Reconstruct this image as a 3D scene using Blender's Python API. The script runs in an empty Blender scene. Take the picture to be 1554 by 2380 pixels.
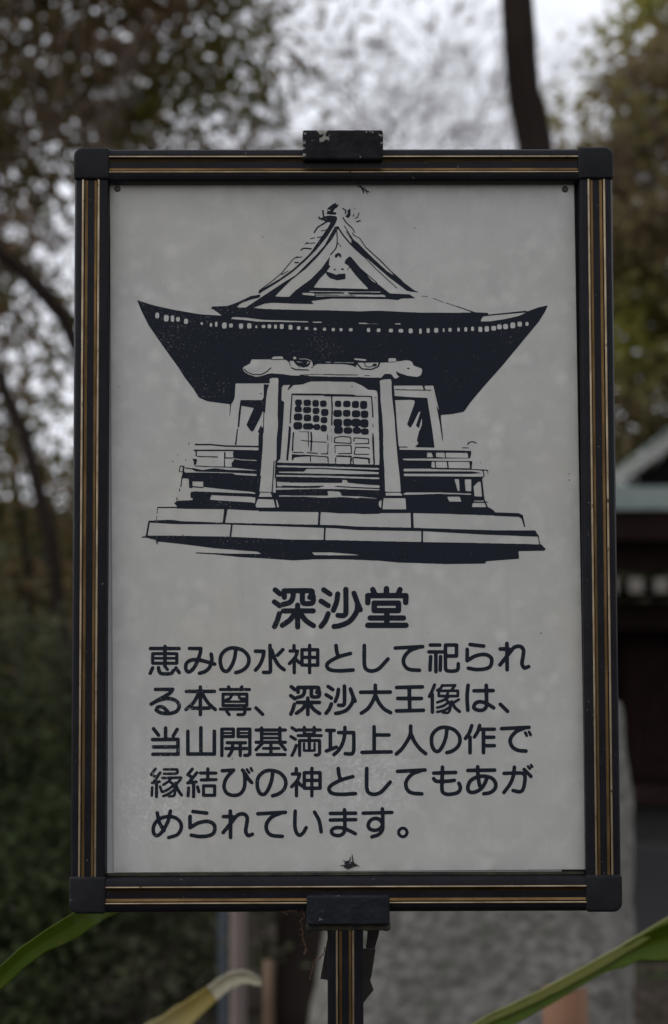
import bpy, bmesh, math, random
import numpy as np
from mathutils import Vector, Matrix, noise

S = bpy.context.scene
COL = S.collection
rad = math.radians
CAMZ = 1.25                       # eye height above the ground
SZ = CAMZ + 0.1232                # centre of the sign board
CX, CY = -0.0231, -1.8076         # camera stands 1.8 m in front of the sign

# ------------------------------------------------------------------ camera, light, exposure
cam = bpy.data.cameras.new('camera')
cam_o = bpy.data.objects.new('camera', cam); COL.objects.link(cam_o)
cam_o.location = (CX, CY, CAMZ)
cam_o.rotation_euler = (1.6452362, 0.0027665, -0.0076393)
cam.sensor_fit = 'VERTICAL'; cam.sensor_height = 23.5; cam.lens = 50.0
cam.clip_start = 0.05; cam.clip_end = 3000
cam.dof.use_dof = True; cam.dof.focus_distance = 1.803; cam.dof.aperture_fstop = 4.0
cam.dof.aperture_blades = 7; cam.dof.aperture_rotation = 0.3
S.camera = cam_o

SUN_EL, SUN_AZ = rad(52), rad(-104)        # off to the left, veiled by cloud
w = bpy.data.worlds.new('World'); S.world = w; w.use_nodes = True
nt = w.node_tree; bg = nt.nodes['Background']
sky = nt.nodes.new('ShaderNodeTexSky'); sky.sky_type = 'NISHITA'; sky.sun_disc = False
sky.sun_elevation = SUN_EL; sky.sun_rotation = SUN_AZ
sky.air_density = 1.0; sky.dust_density = 3.0; sky.ozone_density = 1.0
hs = nt.nodes.new('ShaderNodeHueSaturation'); hs.inputs['Saturation'].default_value = 0.16
cl = nt.nodes.new('ShaderNodeTexNoise'); cl.inputs['Scale'].default_value = 5.0; cl.inputs['Detail'].default_value = 6
tc = nt.nodes.new('ShaderNodeTexCoord')
cr = nt.nodes.new('ShaderNodeMapRange')
cr.inputs['From Min'].default_value = .3; cr.inputs['From Max'].default_value = .7
cr.inputs['To Min'].default_value = .93; cr.inputs['To Max'].default_value = 1.1
ml = nt.nodes.new('ShaderNodeMix'); ml.data_type = 'RGBA'; ml.blend_type = 'MULTIPLY'; ml.inputs[0].default_value = 1
# the overcast layer: an even pale cloud deck laid over the clear sky
ov = nt.nodes.new('ShaderNodeMix'); ov.data_type = 'RGBA'; ov.inputs[0].default_value = 0.6
ov.inputs[7].default_value = (11.6, 11.9, 13.0, 1)
L = nt.links.new
L(sky.outputs[0], hs.inputs['Color']); L(hs.outputs[0], ov.inputs[6])
L(tc.outputs['Generated'], cl.inputs['Vector']); L(cl.outputs[0], cr.inputs[0])
L(ov.outputs[2], ml.inputs[6]); L(cr.outputs[0], ml.inputs[7])
L(ml.outputs[2], bg.inputs['Color']); bg.inputs['Strength'].default_value = 0.10

sl = bpy.data.lights.new('sun', 'SUN'); sl.energy = 0.8; sl.angle = rad(30); sl.color = (1, .97, .93)
so = bpy.data.objects.new('sun', sl); COL.objects.link(so)
sd = Vector((math.sin(SUN_AZ) * math.cos(SUN_EL), math.cos(SUN_AZ) * math.cos(SUN_EL), math.sin(SUN_EL)))
so.rotation_euler = sd.to_track_quat('Z', 'Y').to_euler(); so.location = (3, 6, 12)

S.view_settings.view_transform = 'Standard'; S.view_settings.look = 'None'
S.view_settings.exposure = 0.22; S.view_settings.gamma = 1.0; S.view_settings.use_curve_mapping = False

# ------------------------------------------------------------------ helpers
def tag(o, label=None, cat=None, group=None, kind=None):
    if label: o['label'] = label
    if cat: o['category'] = cat
    if group: o['group'] = group
    if kind: o['kind'] = kind
    return o
def empty(name, loc=(0, 0, 0), rz=0.0):
    o = bpy.data.objects.new(name, None); COL.objects.link(o); o.location = loc; o.rotation_euler.z = rz
    o.empty_display_size = .1
    return o
def link(name, me, mats=None, parent=None, smooth=False):
    o = bpy.data.objects.new(name, me); COL.objects.link(o)
    for m in (mats or []): me.materials.append(m)
    if parent is not None: o.parent = parent
    if smooth:
        me.polygons.foreach_set('use_smooth', [True] * len(me.polygons))
    return o
def mesh_from(name, V, F):
    me = bpy.data.meshes.new(name); me.from_pydata([tuple(v) for v in V], [], F); me.update(); return me
def quads(name, P):
    """P: (n,4,3) array of loose quads"""
    n = len(P); me = bpy.data.meshes.new(name)
    me.vertices.add(n * 4); me.vertices.foreach_set('co', P.astype(np.float32).ravel())
    me.loops.add(n * 4); me.loops.foreach_set('vertex_index', np.arange(n * 4, dtype=np.int32))
    me.polygons.add(n); me.polygons.foreach_set('loop_start', np.arange(0, n * 4, 4, dtype=np.int32))
    me.polygons.foreach_set('loop_total', np.full(n, 4, dtype=np.int32))
    me.update(calc_edges=True); return me
def bevel(o, wd, seg=2, angle=35):
    m = o.modifiers.new('bevel', 'BEVEL'); m.width = wd; m.segments = seg
    m.limit_method = 'ANGLE'; m.angle_limit = rad(angle); return o
def box_me(name, x0, x1, y0, y1, z0, z1):
    V = [(x, y, z) for z in (z0, z1) for y in (y0, y1) for x in (x0, x1)]
    F = [(0, 2, 3, 1), (4, 5, 7, 6), (0, 1, 5, 4), (2, 6, 7, 3), (0, 4, 6, 2), (1, 3, 7, 5)]
    return mesh_from(name, V, F)
def prism_me(name, pts, y0, y1):
    """outline in x,z extruded in y"""
    n = len(pts); a = sum(pts[i][0] * pts[(i + 1) % n][1] - pts[(i + 1) % n][0] * pts[i][1] for i in range(n))
    if a < 0: pts = pts[::-1]
    V = [(x, y0, z) for x, z in pts] + [(x, y1, z) for x, z in pts]
    F = [tuple(range(n)), tuple(range(2 * n - 1, n - 1, -1))] + [(i, i + n, (i + 1) % n + n, (i + 1) % n) for i in range(n)]
    return mesh_from(name, V, F)
def tube(pts, radii, sides=6, jitter=0.0, rnd=None):
    V, F = [], []; n = len(pts)
    for i, p in enumerate(pts):
        p = Vector(p); a = Vector(pts[max(0, i - 1)]); b = Vector(pts[min(n - 1, i + 1)])
        t = (b - a).normalized(); u = t.cross(Vector((.13, .97, .21))).normalized(); v = t.cross(u)
        for k in range(sides):
            an = 2 * math.pi * k / sides; r = radii[i] * (1 + (jitter * (rnd.random() - .5) if rnd else 0))
            V.append(p + u * math.cos(an) * r + v * math.sin(an) * r)
    for i in range(n - 1):
        for k in range(sides):
            k2 = (k + 1) % sides
            F.append((i * sides + k, i * sides + k2, (i + 1) * sides + k2, (i + 1) * sides + k))
    F.append(tuple(range(sides - 1, -1, -1))); F.append(tuple((n - 1) * sides + k for k in range(sides)))
    return V, F
def join(parts):
    V, F = [], []
    for v, f in parts:
        o = len(V); V += list(v); F += [tuple(i + o for i in q) for q in f]
    return V, F
CM = cam_o.rotation_euler.to_matrix()
def at(px, py, D):
    """point D metres in front of the lens plane, seen at (px, py) of a 1554 x 2380 view of the photograph"""
    f = 50 / 23.5 * 2380
    d = CM @ Vector(((px - 777) / f, -(py - 1190) / f, -1))
    t = D / d.y
    return Vector((CX, CY, CAMZ)) + d * t

# ------------------------------------------------------------------ materials
def mat(name, color, rough=.8, metal=0.0, spec=.5):
    m = bpy.data.materials.new(name); m.use_nodes = True
    b = m.node_tree.nodes['Principled BSDF']
    b.inputs['Base Color'].default_value = (*color, 1); b.inputs['Roughness'].default_value = rough
    b.inputs['Metallic'].default_value = metal; b.inputs['Specular IOR Level'].default_value = spec
    return m
def nd(m, t, **kw):
    n = m.node_tree.nodes.new(t)
    for k, v in kw.items():
        if k in n.inputs: n.inputs[k].default_value = v
        else: setattr(n, k, v)
    return n
def noisy(name, c1, c2, scale, rough=.8, detail=5, lo=.35, hi=.65, bump=0.0, bscale=None, bdist=.01, metal=0.0, spec=.5, c3=None, s3=None, lo3=.6, hi3=.7, stretch=None):
    m = mat(name, c1, rough, metal, spec); nt = m.node_tree; b = nt.nodes['Principled BSDF']; L = nt.links.new
    tc = nd(m, 'ShaderNodeTexCoord'); mp = nd(m, 'ShaderNodeMapping')
    if stretch: mp.inputs['Scale'].default_value = stretch
    L(tc.outputs['Object'], mp.inputs[0])
    n = nd(m, 'ShaderNodeTexNoise', Scale=scale, Detail=detail); L(mp.outputs[0], n.inputs['Vector'])
    r = nd(m, 'ShaderNodeMapRange'); r.inputs[1].default_value = lo; r.inputs[2].default_value = hi
    L(n.outputs[0], r.inputs[0])
    x = nd(m, 'ShaderNodeMix', data_type='RGBA'); x.inputs[6].default_value = (*c1, 1); x.inputs[7].default_value = (*c2, 1)
    L(r.outputs[0], x.inputs[0]); out = x.outputs[2]
    if c3:
        n3 = nd(m, 'ShaderNodeTexNoise', Scale=s3, Detail=6); L(mp.outputs[0], n3.inputs['Vector'])
        r3 = nd(m, 'ShaderNodeMapRange'); r3.inputs[1].default_value = lo3; r3.inputs[2].default_value = hi3
        L(n3.outputs[0], r3.inputs[0])
        x3 = nd(m, 'ShaderNodeMix', data_type='RGBA'); x3.inputs[7].default_value = (*c3, 1)
        L(out, x3.inputs[6]); L(r3.outputs[0], x3.inputs[0]); out = x3.outputs[2]
    L(out, b.inputs['Base Color'])
    if bump:
        nb = nd(m, 'ShaderNodeTexNoise', Scale=bscale or scale, Detail=6); L(mp.outputs[0], nb.inputs['Vector'])
        bp = nd(m, 'ShaderNodeBump', Strength=bump, Distance=bdist); L(nb.outputs[0], bp.inputs['Height']); L(bp.outputs[0], b.inputs['Normal'])
    return m
def leaf_mat(name, c1, c2, scale=1.5, trans=.25, **kw):
    kw.setdefault('spec', .06); kw.setdefault('rough', .75)
    m = noisy(name, c1, c2, scale, detail=4, lo=.38, hi=.62, **kw)
    nt = m.node_tree; b = nt.nodes['Principled BSDF']; out = nt.nodes['Material Output']
    t = nd(m, 'ShaderNodeBsdfTranslucent'); mx = nd(m, 'ShaderNodeMixShader'); mx.inputs[0].default_value = trans
    nt.links.new(b.inputs['Base Color'].links[0].from_socket, t.inputs['Color'])
    nt.links.new(b.outputs[0], mx.inputs[1]); nt.links.new(t.outputs[0], mx.inputs[2]); nt.links.new(mx.outputs[0], out.inputs['Surface'])
    return m

M_coat = noisy('black bronze coating', (.0055, .0055, .0075), (.009, .0088, .0115), 60, rough=.34, spec=.13, c3=(.2, .18, .15), s3=420, lo3=.71, hi3=.76)
M_gold = noisy('gold anodised trim', (.36, .285, .19), (.23, .17, .105), 55, rough=.36, metal=1.0, c3=(.05, .035, .02), s3=150, lo3=.66, hi3=.74)
M_bronze = noisy('bronze anodised trim', (.145, .09, .038), (.085, .05, .02), 40, rough=.42, metal=1.0)
M_cap = noisy('black moulded plastic', (.007, .0075, .009), (.012, .012, .013), 45, rough=.55, bump=.35, bscale=160, bdist=.0008, spec=.14, c3=(.11, .11, .10), s3=130, lo3=.70, hi3=.76)
M_cast = noisy('rough black cast bracket', (.006, .006, .007), (.013, .013, .014), 90, rough=.7, spec=.12, bump=.7, bscale=240, bdist=.0012, c3=(.2, .2, .175), s3=300, lo3=.72, hi3=.76)
def chips(m, spots, color):
    # bare patches where the coating has come away, ragged by noise
    nt = m.node_tree; L = nt.links.new; bs = nt.nodes['Principled BSDF']; src = bs.inputs['Base Color'].links[0].from_socket
    tc = nd(m, 'ShaderNodeTexCoord'); nz_ = nd(m, 'ShaderNodeTexNoise', Scale=260.0, Detail=5); L(tc.outputs['Object'], nz_.inputs['Vector'])
    acc = None
    for x, z, r in spots:
        v = nd(m, 'ShaderNodeVectorMath', operation='DISTANCE'); L(tc.outputs['Object'], v.inputs[0]); v.inputs[1].default_value = (x, -.0165, SZ + z)
        q = nd(m, 'ShaderNodeMath', operation='SUBTRACT'); L(v.outputs['Value'], q.inputs[0]); q.inputs[1].default_value = r
        if acc is None: acc = q.outputs[0]
        else:
            mn = nd(m, 'ShaderNodeMath', operation='MINIMUM'); L(acc, mn.inputs[0]); L(q.outputs[0], mn.inputs[1]); acc = mn.outputs[0]
    w_ = nd(m, 'ShaderNodeMath', operation='MULTIPLY_ADD'); L(nz_.outputs[0], w_.inputs[0]); w_.inputs[1].default_value = .016; L(acc, w_.inputs[2])
    r_ = nd(m, 'ShaderNodeMapRange'); r_.inputs[1].default_value = .0078; r_.inputs[2].default_value = .0070; L(w_.outputs[0], r_.inputs[0])
    x_ = nd(m, 'ShaderNodeMix', data_type='RGBA'); L(r_.outputs[0], x_.inputs[0]); L(src, x_.inputs[6]); x_.inputs[7].default_value = (*color, 1); L(x_.outputs[2], bs.inputs['Base Color'])
chips(M_cast, [(-.0345, .327, .0022), (-.0345, .321, .0024), (-.0345, .314, .0018), (-.0345, .309, .0026), (-.0195, .328, .0032), (-.0160, .3235, .0032), (-.0165, .3290, .0030), (.0190, .3308, .0012), (.0230, .3306, .0018), (.0326, .3260, .0015), (.0330, .3200, .0014), (.0140, .3078, .0008), (-.0245, .3222, .0007)], (.20, .20, .175))
M_castlow = noisy('rough black cast bracket below', (.007, .008, .0105), (.012, .013, .017), 90, rough=.65, spec=.15, bump=.7, bscale=240, bdist=.0012, c3=(.16, .16, .15), s3=150, lo3=.70, hi3=.75)
M_lip = noisy('mossy dark lip', (.006, .006, .005), (.035, .032, .012), 90, rough=.8)

def panel_nodes(m, base=(.43, .423, .395)):
    """weathered grey sheet: returns the colour socket"""
    L = m.node_tree.links.new
    tc = nd(m, 'ShaderNodeTexCoord')
    def nz(s, d, lo, hi, vec=None, r=.5):
        n = nd(m, 'ShaderNodeTexNoise', Scale=s, Detail=d, Roughness=r); L((vec or tc.outputs['Object']), n.inputs['Vector'])
        q = nd(m, 'ShaderNodeMapRange'); q.inputs[1].default_value = lo; q.inputs[2].default_value = hi; L(n.outputs[0], q.inputs[0]); return q.outputs[0]
    def mix(a, b, f, k=1.0):
        x = nd(m, 'ShaderNodeMix', data_type='RGBA')
        if isinstance(a, tuple): x.inputs[6].default_value = (*a, 1)
        else: L(a, x.inputs[6])
        x.inputs[7].default_value = (*b, 1)
        if k != 1.0:
            u = nd(m, 'ShaderNodeMath', operation='MULTIPLY'); L(f, u.inputs[0]); u.inputs[1].default_value = k; f = u.outputs[0]
        L(f, x.inputs[0]); return x.outputs[2]
    c = mix(base, tuple(v * .90 for v in base), nz(9, 4, .35, .68))
    c = mix(c, tuple(v * .82 for v in base), nz(34, 5, .46, .72), .7)
    c = mix(c, tuple(v * 1.10 for v in base), nz(60, 4, .5, .72), .75)
    c = mix(c, (base[0] * 1.09, base[1] * 1.05, base[2] * .93), nz(4.5, 3, .5, .75), .8)
    # pale water spots
    vo = nd(m, 'ShaderNodeTexVoronoi', Scale=52.0); L(tc.outputs['Object'], vo.inputs['Vector'])
    sp = nd(m, 'ShaderNodeMapRange'); sp.inputs[1].default_value = .42; sp.inputs[2].default_value = .12; L(vo.outputs['Distance'], sp.inputs[0])
    gate = nz(17, 2, .48, .60)
    mu = nd(m, 'ShaderNodeMath', operation='MULTIPLY'); L(sp.outputs[0], mu.inputs[0]); L(gate, mu.inputs[1])
    c = mix(c, tuple(min(.8, v * 1.3) for v in base), mu.outputs[0], .5)
    # fine grain
    c = mix(c, tuple(v * .78 for v in base), nz(900, 3, .5, .78, r=.7), .7)
    # powdery lime bloom in a few places
    
    def spot(x, z, r):
        v = nd(m, 'ShaderNodeVectorMath', operation='DISTANCE'); L(tc.outputs['Object'], v.inputs[0]); v.inputs[1].default_value = (x, .002, SZ + z)
        q = nd(m, 'ShaderNodeMapRange'); q.inputs[1].default_value = r; q.inputs[2].default_value = r * .2; L(v.outputs['Value'], q.inputs[0]); return q.outputs[0]
    sa, sb = spot(.014, -.205, .055), spot(-.155, -.225, .05)
    ad = nd(m, 'ShaderNodeMath', operation='ADD'); L(sa, ad.inputs[0]); L(sb, ad.inputs[1]); g1 = ad.outputs[0]; g2 = nz(330, 4, .5, .62, r=.7)
    mu2 = nd(m, 'ShaderNodeMath', operation='MULTIPLY'); L(g1, mu2.inputs[0]); L(g2, mu2.inputs[1])
    c = mix(c, (.66, .66, .63), mu2.outputs[0], .5)
    # dark specks
    vs = nd(m, 'ShaderNodeTexVoronoi', Scale=150.0); L(tc.outputs['Object'], vs.inputs['Vector'])
    s2 = nd(m, 'ShaderNodeMapRange'); s2.inputs[1].default_value = .13; s2.inputs[2].default_value = .07; L(vs.outputs['Distance'], s2.inputs[0])
    mu3 = nd(m, 'ShaderNodeMath', operation='MULTIPLY'); L(s2.outputs[0], mu3.inputs[0]); L(nz(40, 1, .66, .70), mu3.inputs[1])
    c = mix(c, (.06, .05, .04), mu3.outputs[0], .85)
    # grime along the edges of the sheet
    sp_ = nd(m, 'ShaderNodeSeparateXYZ'); L(tc.outputs['Object'], sp_.inputs[0])
    def edge(o_, c0, half):
        s_ = nd(m, 'ShaderNodeMath', operation='SUBTRACT'); L(o_, s_.inputs[0]); s_.inputs[1].default_value = c0
        a_ = nd(m, 'ShaderNodeMath', operation='ABSOLUTE'); L(s_.outputs[0], a_.inputs[0])
        r_ = nd(m, 'ShaderNodeMapRange'); r_.inputs[1].default_value = half - .016; r_.inputs[2].default_value = half; L(a_.outputs[0], r_.inputs[0]); return r_.outputs[0]
    e1, e2 = edge(sp_.outputs['X'], .001, .197), edge(sp_.outputs['Z'], SZ + .003, .289)
    em_ = nd(m, 'ShaderNodeMath', operation='MAXIMUM'); L(e1, em_.inputs[0]); L(e2, em_.inputs[1])
    ep = nd(m, 'ShaderNodeMath', operation='POWER'); L(em_.outputs[0], ep.inputs[0]); ep.inputs[1].default_value = 2.2
    eg = nd(m, 'ShaderNodeMath', operation='MULTIPLY'); L(ep.outputs[0], eg.inputs[0]); L(nz(70, 5, .3, .7), eg.inputs[1])
    c = mix(c, (.16, .15, .12), eg.outputs[0], .4)
    # faint rain streaks
    mp_ = nd(m, 'ShaderNodeMapping'); mp_.inputs['Scale'].default_value = (1, 1, .06); L(tc.outputs['Object'], mp_.inputs[0])
    c = mix(c, tuple(v * .82 for v in base), nz(120, 4, .55, .75, vec=mp_.outputs[0]), .35)
    return c, tc, nz, mix
M_panel = mat('weathered grey sheet', (.3, .3, .3), .62, 0, .35)
c, tcp, nz, mix = panel_nodes(M_panel)
M_panel.node_tree.links.new(c, M_panel.node_tree.nodes['Principled BSDF'].inputs['Base Color'])
M_ink = mat('dark blue-black ink', (.01, .012, .016), .6, 0, .12)
ci, tci, nzi, mixi = panel_nodes(M_ink)
LI = M_ink.node_tree.links.new
# where the ink has flaked off the grey sheet shows through; worst on the left
sx = nd(M_ink, 'ShaderNodeSeparateXYZ'); LI(tci.outputs['Object'], sx.inputs[0])
lf = nd(M_ink, 'ShaderNodeMapRange'); lf.inputs[1].default_value = .02; lf.inputs[2].default_value = -.16; LI(sx.outputs['X'], lf.inputs[0])
fl = nzi(520, 6, .0, 1.0, r=.75)
pt = nzi(26, 3, .40, .72)
a1 = nd(M_ink, 'ShaderNodeMath', operation='MULTIPLY_ADD'); LI(lf.outputs[0], a1.inputs[0]); a1.inputs[1].default_value = .055; LI(fl, a1.inputs[2])
a2 = nd(M_ink, 'ShaderNodeMath', operation='MULTIPLY_ADD'); LI(pt, a2.inputs[0]); a2.inputs[1].default_value = .085; LI(a1.outputs[0], a2.inputs[2])
fr = nd(M_ink, 'ShaderNodeMapRange'); fr.inputs[1].default_value = .665; fr.inputs[2].default_value = .76; LI(a2.outputs[0], fr.inputs[0])
xi = nd(M_ink, 'ShaderNodeMix', data_type='RGBA'); xi.inputs[6].default_value = (.0095, .0125, .019, 1); LI(ci, xi.inputs[7])
km = nd(M_ink, 'ShaderNodeMath', operation='MULTIPLY'); LI(fr.outputs[0], km.inputs[0]); km.inputs[1].default_value = .75; LI(km.outputs[0], xi.inputs[0])
LI(xi.outputs[2], M_ink.node_tree.nodes['Principled BSDF'].inputs['Base Color'])
M_backing = mat('pale backing sheet', (.42, .42, .40), .6)
M_resid = mat('black glue residue', (.007, .008, .010), .8)
M_rivet = noisy('dark rivet', (.012, .014, .012), (.05, .045, .03), 400, rough=.5)

M_bark = noisy('dark bark', (.016, .012, .010), (.030, .023, .019), 6, rough=.95, spec=.05, bump=.8, bscale=14, bdist=.03, stretch=(1, 1, .25))
M_bark2 = noisy('brown bark', (.05, .036, .028), (.085, .065, .052), 6, rough=.95, bump=.6, bscale=14, bdist=.02, stretch=(1, 1, .25))
M_twigw = mat('pinkish brown twigs', (.15, .11, .095), .9, 0, .1)
M_twig = mat('grey brown twigs', (.085, .07, .066), .9)
M_leafA = leaf_mat('brown green evergreen foliage', (.095, .10, .016), (.21, .14, .085), 1.5, .4)
M_leafB = leaf_mat('olive foliage', (.24, .23, .05), (.26, .20, .12), 1.2, .5)
M_leafC = leaf_mat('dark green foliage', (.035, .048, .018), (.07, .072, .042), 1.6)
M_leafD = leaf_mat('dull distant foliage', (.04, .045, .025), (.07, .06, .045), .4)
M_ground = noisy('dark leaf litter', (.028, .022, .016), (.055, .045, .034), 3.0, rough=1.0, spec=.05, bump=.6, bscale=20, bdist=.03, c3=(.03, .04, .015), s3=1.2, lo3=.55, hi3=.62)
M_pave = noisy('grey gravel court', (.024, .024, .025), (.036, .035, .035), 25, rough=1.0, spec=.03, bump=.4, bscale=60, bdist=.01)
M_granite = noisy('weathered granite', (.195, .187, .168), (.115, .11, .098), 30, lo=.42, hi=.60, rough=.95, spec=.1, bump=.9, bscale=38, bdist=.02, c3=(.11, .11, .09), s3=14, lo3=.58, hi3=.72, detail=8)
M_wood = noisy('dark temple timber', (.016, .009, .008), (.026, .015, .012), 5, rough=.85, spec=.08, stretch=(1, 1, 4))
M_fascia = noisy('red brown timber', (.022, .012, .011), (.03, .017, .015), 4, rough=.85, spec=.08)
M_copper = noisy('verdigris copper sheet', (.225, .28, .255), (.29, .34, .31), 5, rough=.6, metal=0.0)
M_gable = mat('gable boards with painted recess shade', (.008, .007, .007), .9, 0, .05)  # near-black tone paints in the shade of the gable recess
M_barge = mat('weathered grey barge board', (.36, .36, .33), .7)
M_white = mat('white painted rafter end', (.30, .27, .225), .85)
M_plaster = mat('dull brown plaster', (.16, .14, .12), .9)  # one even grey brown
M_stone = noisy('foundation stone', (.05, .048, .045), (.075, .072, .068), 7, rough=1.0, spec=.05, bump=.4, bscale=20, bdist=.01)
M_post_orange = noisy('orange brown peeled wood', (.105, .045, .018), (.165, .08, .035), 7, rough=.75, stretch=(1, 1, .2))
M_post_pink = noisy('pinkish grey pole', (.13, .10, .088), (.19, .15, .135), 9, rough=.8, stretch=(1, 1, .2))
M_post_blue = mat('blue grey metal pipe', (.075, .09, .105), .5)
M_stake = noisy('ochre stake', (.075, .045, .024), (.11, .065, .034), 9, rough=.8, stretch=(1, 1, .2))
M_blade = leaf_mat('green strap leaf', (.062, .105, .004), (.095, .14, .008), 8, .35, rough=.5, spec=.25, c3=(.13, .09, .03), s3=48, lo3=.64, hi3=.72)
M_blade2 = leaf_mat('yellow green leaf', (.25, .27, .07), (.30, .30, .10), 8, .35)
M_rim = leaf_mat('pale leaf edge', (.30, .30, .14), (.24, .25, .10), 12, .3)
M_dry = leaf_mat('dry yellow leaf', (.34, .26, .06), (.44, .38, .2), 10, .3)
M_vine = mat('dead brown vine', (.06, .028, .014), .9)
M_dark = noisy('rusty black plate', (.010, .008, .007), (.022, .014, .010), 60, rough=.8)

# ------------------------------------------------------------------ the print on the board, as shapes on a sheet of 2674 x 4096 units
class Canvas:
    def __init__(s,x0,y0,x1,y1,ss=1.0):
        s.x0,s.y0,s.ss=x0,y0,ss
        s.a=np.zeros((int((y1-y0)*ss),int((x1-x0)*ss)),np.float32)
    def poly(s,pts,val):
        p=(np.array(pts,float)-[s.x0,s.y0])*s.ss
        h,w=s.a.shape
        ya=max(0,int(np.floor(p[:,1].min()))); yb=min(h-1,int(np.ceil(p[:,1].max())))
        n=len(p)
        for y in range(ya,yb+1):
            yc=y+.5; xs=[]
            for i in range(n):
                x1,y1=p[i]; x2,y2=p[(i+1)%n]
                if (y1<=yc)!=(y2<=yc): xs.append(x1+(yc-y1)*(x2-x1)/(y2-y1))
            xs.sort()
            for a,b in zip(xs[::2],xs[1::2]):
                ia=max(0,int(np.ceil(a-.5))); ib=min(w,int(np.floor(b-.5))+1)
                if ib>ia: s.a[y,ia:ib]=val
    def line(s,pts,wd,val):
        p=(np.array(pts,float)-[s.x0,s.y0])*s.ss; r=wd/2*s.ss
        h,w=s.a.shape
        for i in range(len(p)-1):
            a,b=p[i],p[i+1]
            X0=max(0,int(min(a[0],b[0])-r-2));X1=min(w,int(max(a[0],b[0])+r+3))
            Y0=max(0,int(min(a[1],b[1])-r-2));Y1=min(h,int(max(a[1],b[1])+r+3))
            if X1<=X0 or Y1<=Y0: continue
            yy,xx=np.mgrid[Y0:Y1,X0:X1]; q=np.stack([xx+.5,yy+.5],-1)-a
            d=b-a; L=(d**2).sum()+1e-9; t=np.clip((q@d)/L,0,1)
            dist=np.hypot(*(np.moveaxis(q-t[...,None]*d,-1,0)))
            m=dist<=r
            s.a[Y0:Y1,X0:X1][m]=val
    def blur(s,sig):
        k=np.arange(-int(3*sig)-1,int(3*sig)+2); g=np.exp(-k**2/2/sig**2); g/=g.sum()
        a=np.pad(s.a,len(k)//2,mode='constant')
        a=np.apply_along_axis(lambda v:np.convolve(v,g,'valid'),0,a)
        a=np.apply_along_axis(lambda v:np.convolve(v,g,'valid'),1,a)
        return a
def contours(a,lev=.5):
    a=np.pad(a,1); h,w=a.shape
    b=a>lev
    segs={}
    # marching squares, directed
    idx=(b[:-1,:-1]*1+b[:-1,1:]*2+b[1:,1:]*4+b[1:,:-1]*8)
    ys,xs=np.nonzero((idx>0)&(idx<15))
    # edges: 0 top,1 right,2 bottom,3 left ; directed so inside on left
    tab={1:[(0,3)],2:[(1,0)],3:[(1,3)],4:[(2,1)],5:[(0,1),(2,3)],6:[(2,0)],7:[(2,3)],8:[(3,2)],9:[(0,2)],10:[(1,2),(3,0)],11:[(1,2)],12:[(3,1)],13:[(0,1)],14:[(3,0)]}
    def key(y,x,e):
        return {0:('h',y,x),1:('v',y,x+1),2:('h',y+1,x),3:('v',y,x)}[e]
    nxt={}
    for y,x in zip(ys.tolist(),xs.tolist()):
        for e0,e1 in tab[int(idx[y,x])]: nxt[key(y,x,e0)]=key(y,x,e1)
    def pos(k):
        t,y,x=k
        if t=='h': v0,v1=a[y,x],a[y,x+1]; f=(lev-v0)/(v1-v0); return (x+f-.5,y-.5)
        v0,v1=a[y,x],a[y+1,x]; f=(lev-v0)/(v1-v0); return (x-.5,y+f-.5)
    loops=[]
    while nxt:
        k0=next(iter(nxt)); k=k0; L=[]
        while k in nxt:
            L.append(pos(k)); k=nxt.pop(k)
        if len(L)>5: loops.append(np.array(L))
    return loops
def dp(p,eps):
    # closed loop Douglas-Peucker
    n=len(p)
    i=int(np.argmax(((p-p[0])**2).sum(1)))
    def rec(a,b,out):
        if b-a<2: return
        d=q[b]-q[a]; L=np.hypot(*d)+1e-9
        v=q[a+1:b]-q[a]
        dist=np.abs(v[:,0]*d[1]-v[:,1]*d[0])/L if L>1e-6 else np.hypot(v[:,0],v[:,1])
        m=int(np.argmax(dist))
        if dist[m]>eps: rec(a,a+1+m,out); out.append(a+1+m); rec(a+1+m,b,out)
    q=np.vstack([p,p[:1]])
    out=[0]; rec(0,i,out); out.append(i); rec(i,n,out)
    return q[sorted(set(out))]
def area(p): x,y=p[:,0],p[:,1]; return .5*np.sum(x*np.roll(y,-1)-np.roll(x,-1)*y)
def grab(c,sig,eps,minarea=12):
    ls=[]
    for l in contours(c.blur(sig)):
        if abs(area(l))<minarea*c.ss**2: continue
        l=dp(l,eps*c.ss)/c.ss+[c.x0,c.y0]
        if len(l)>=3: ls.append(l)
    return ls

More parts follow.
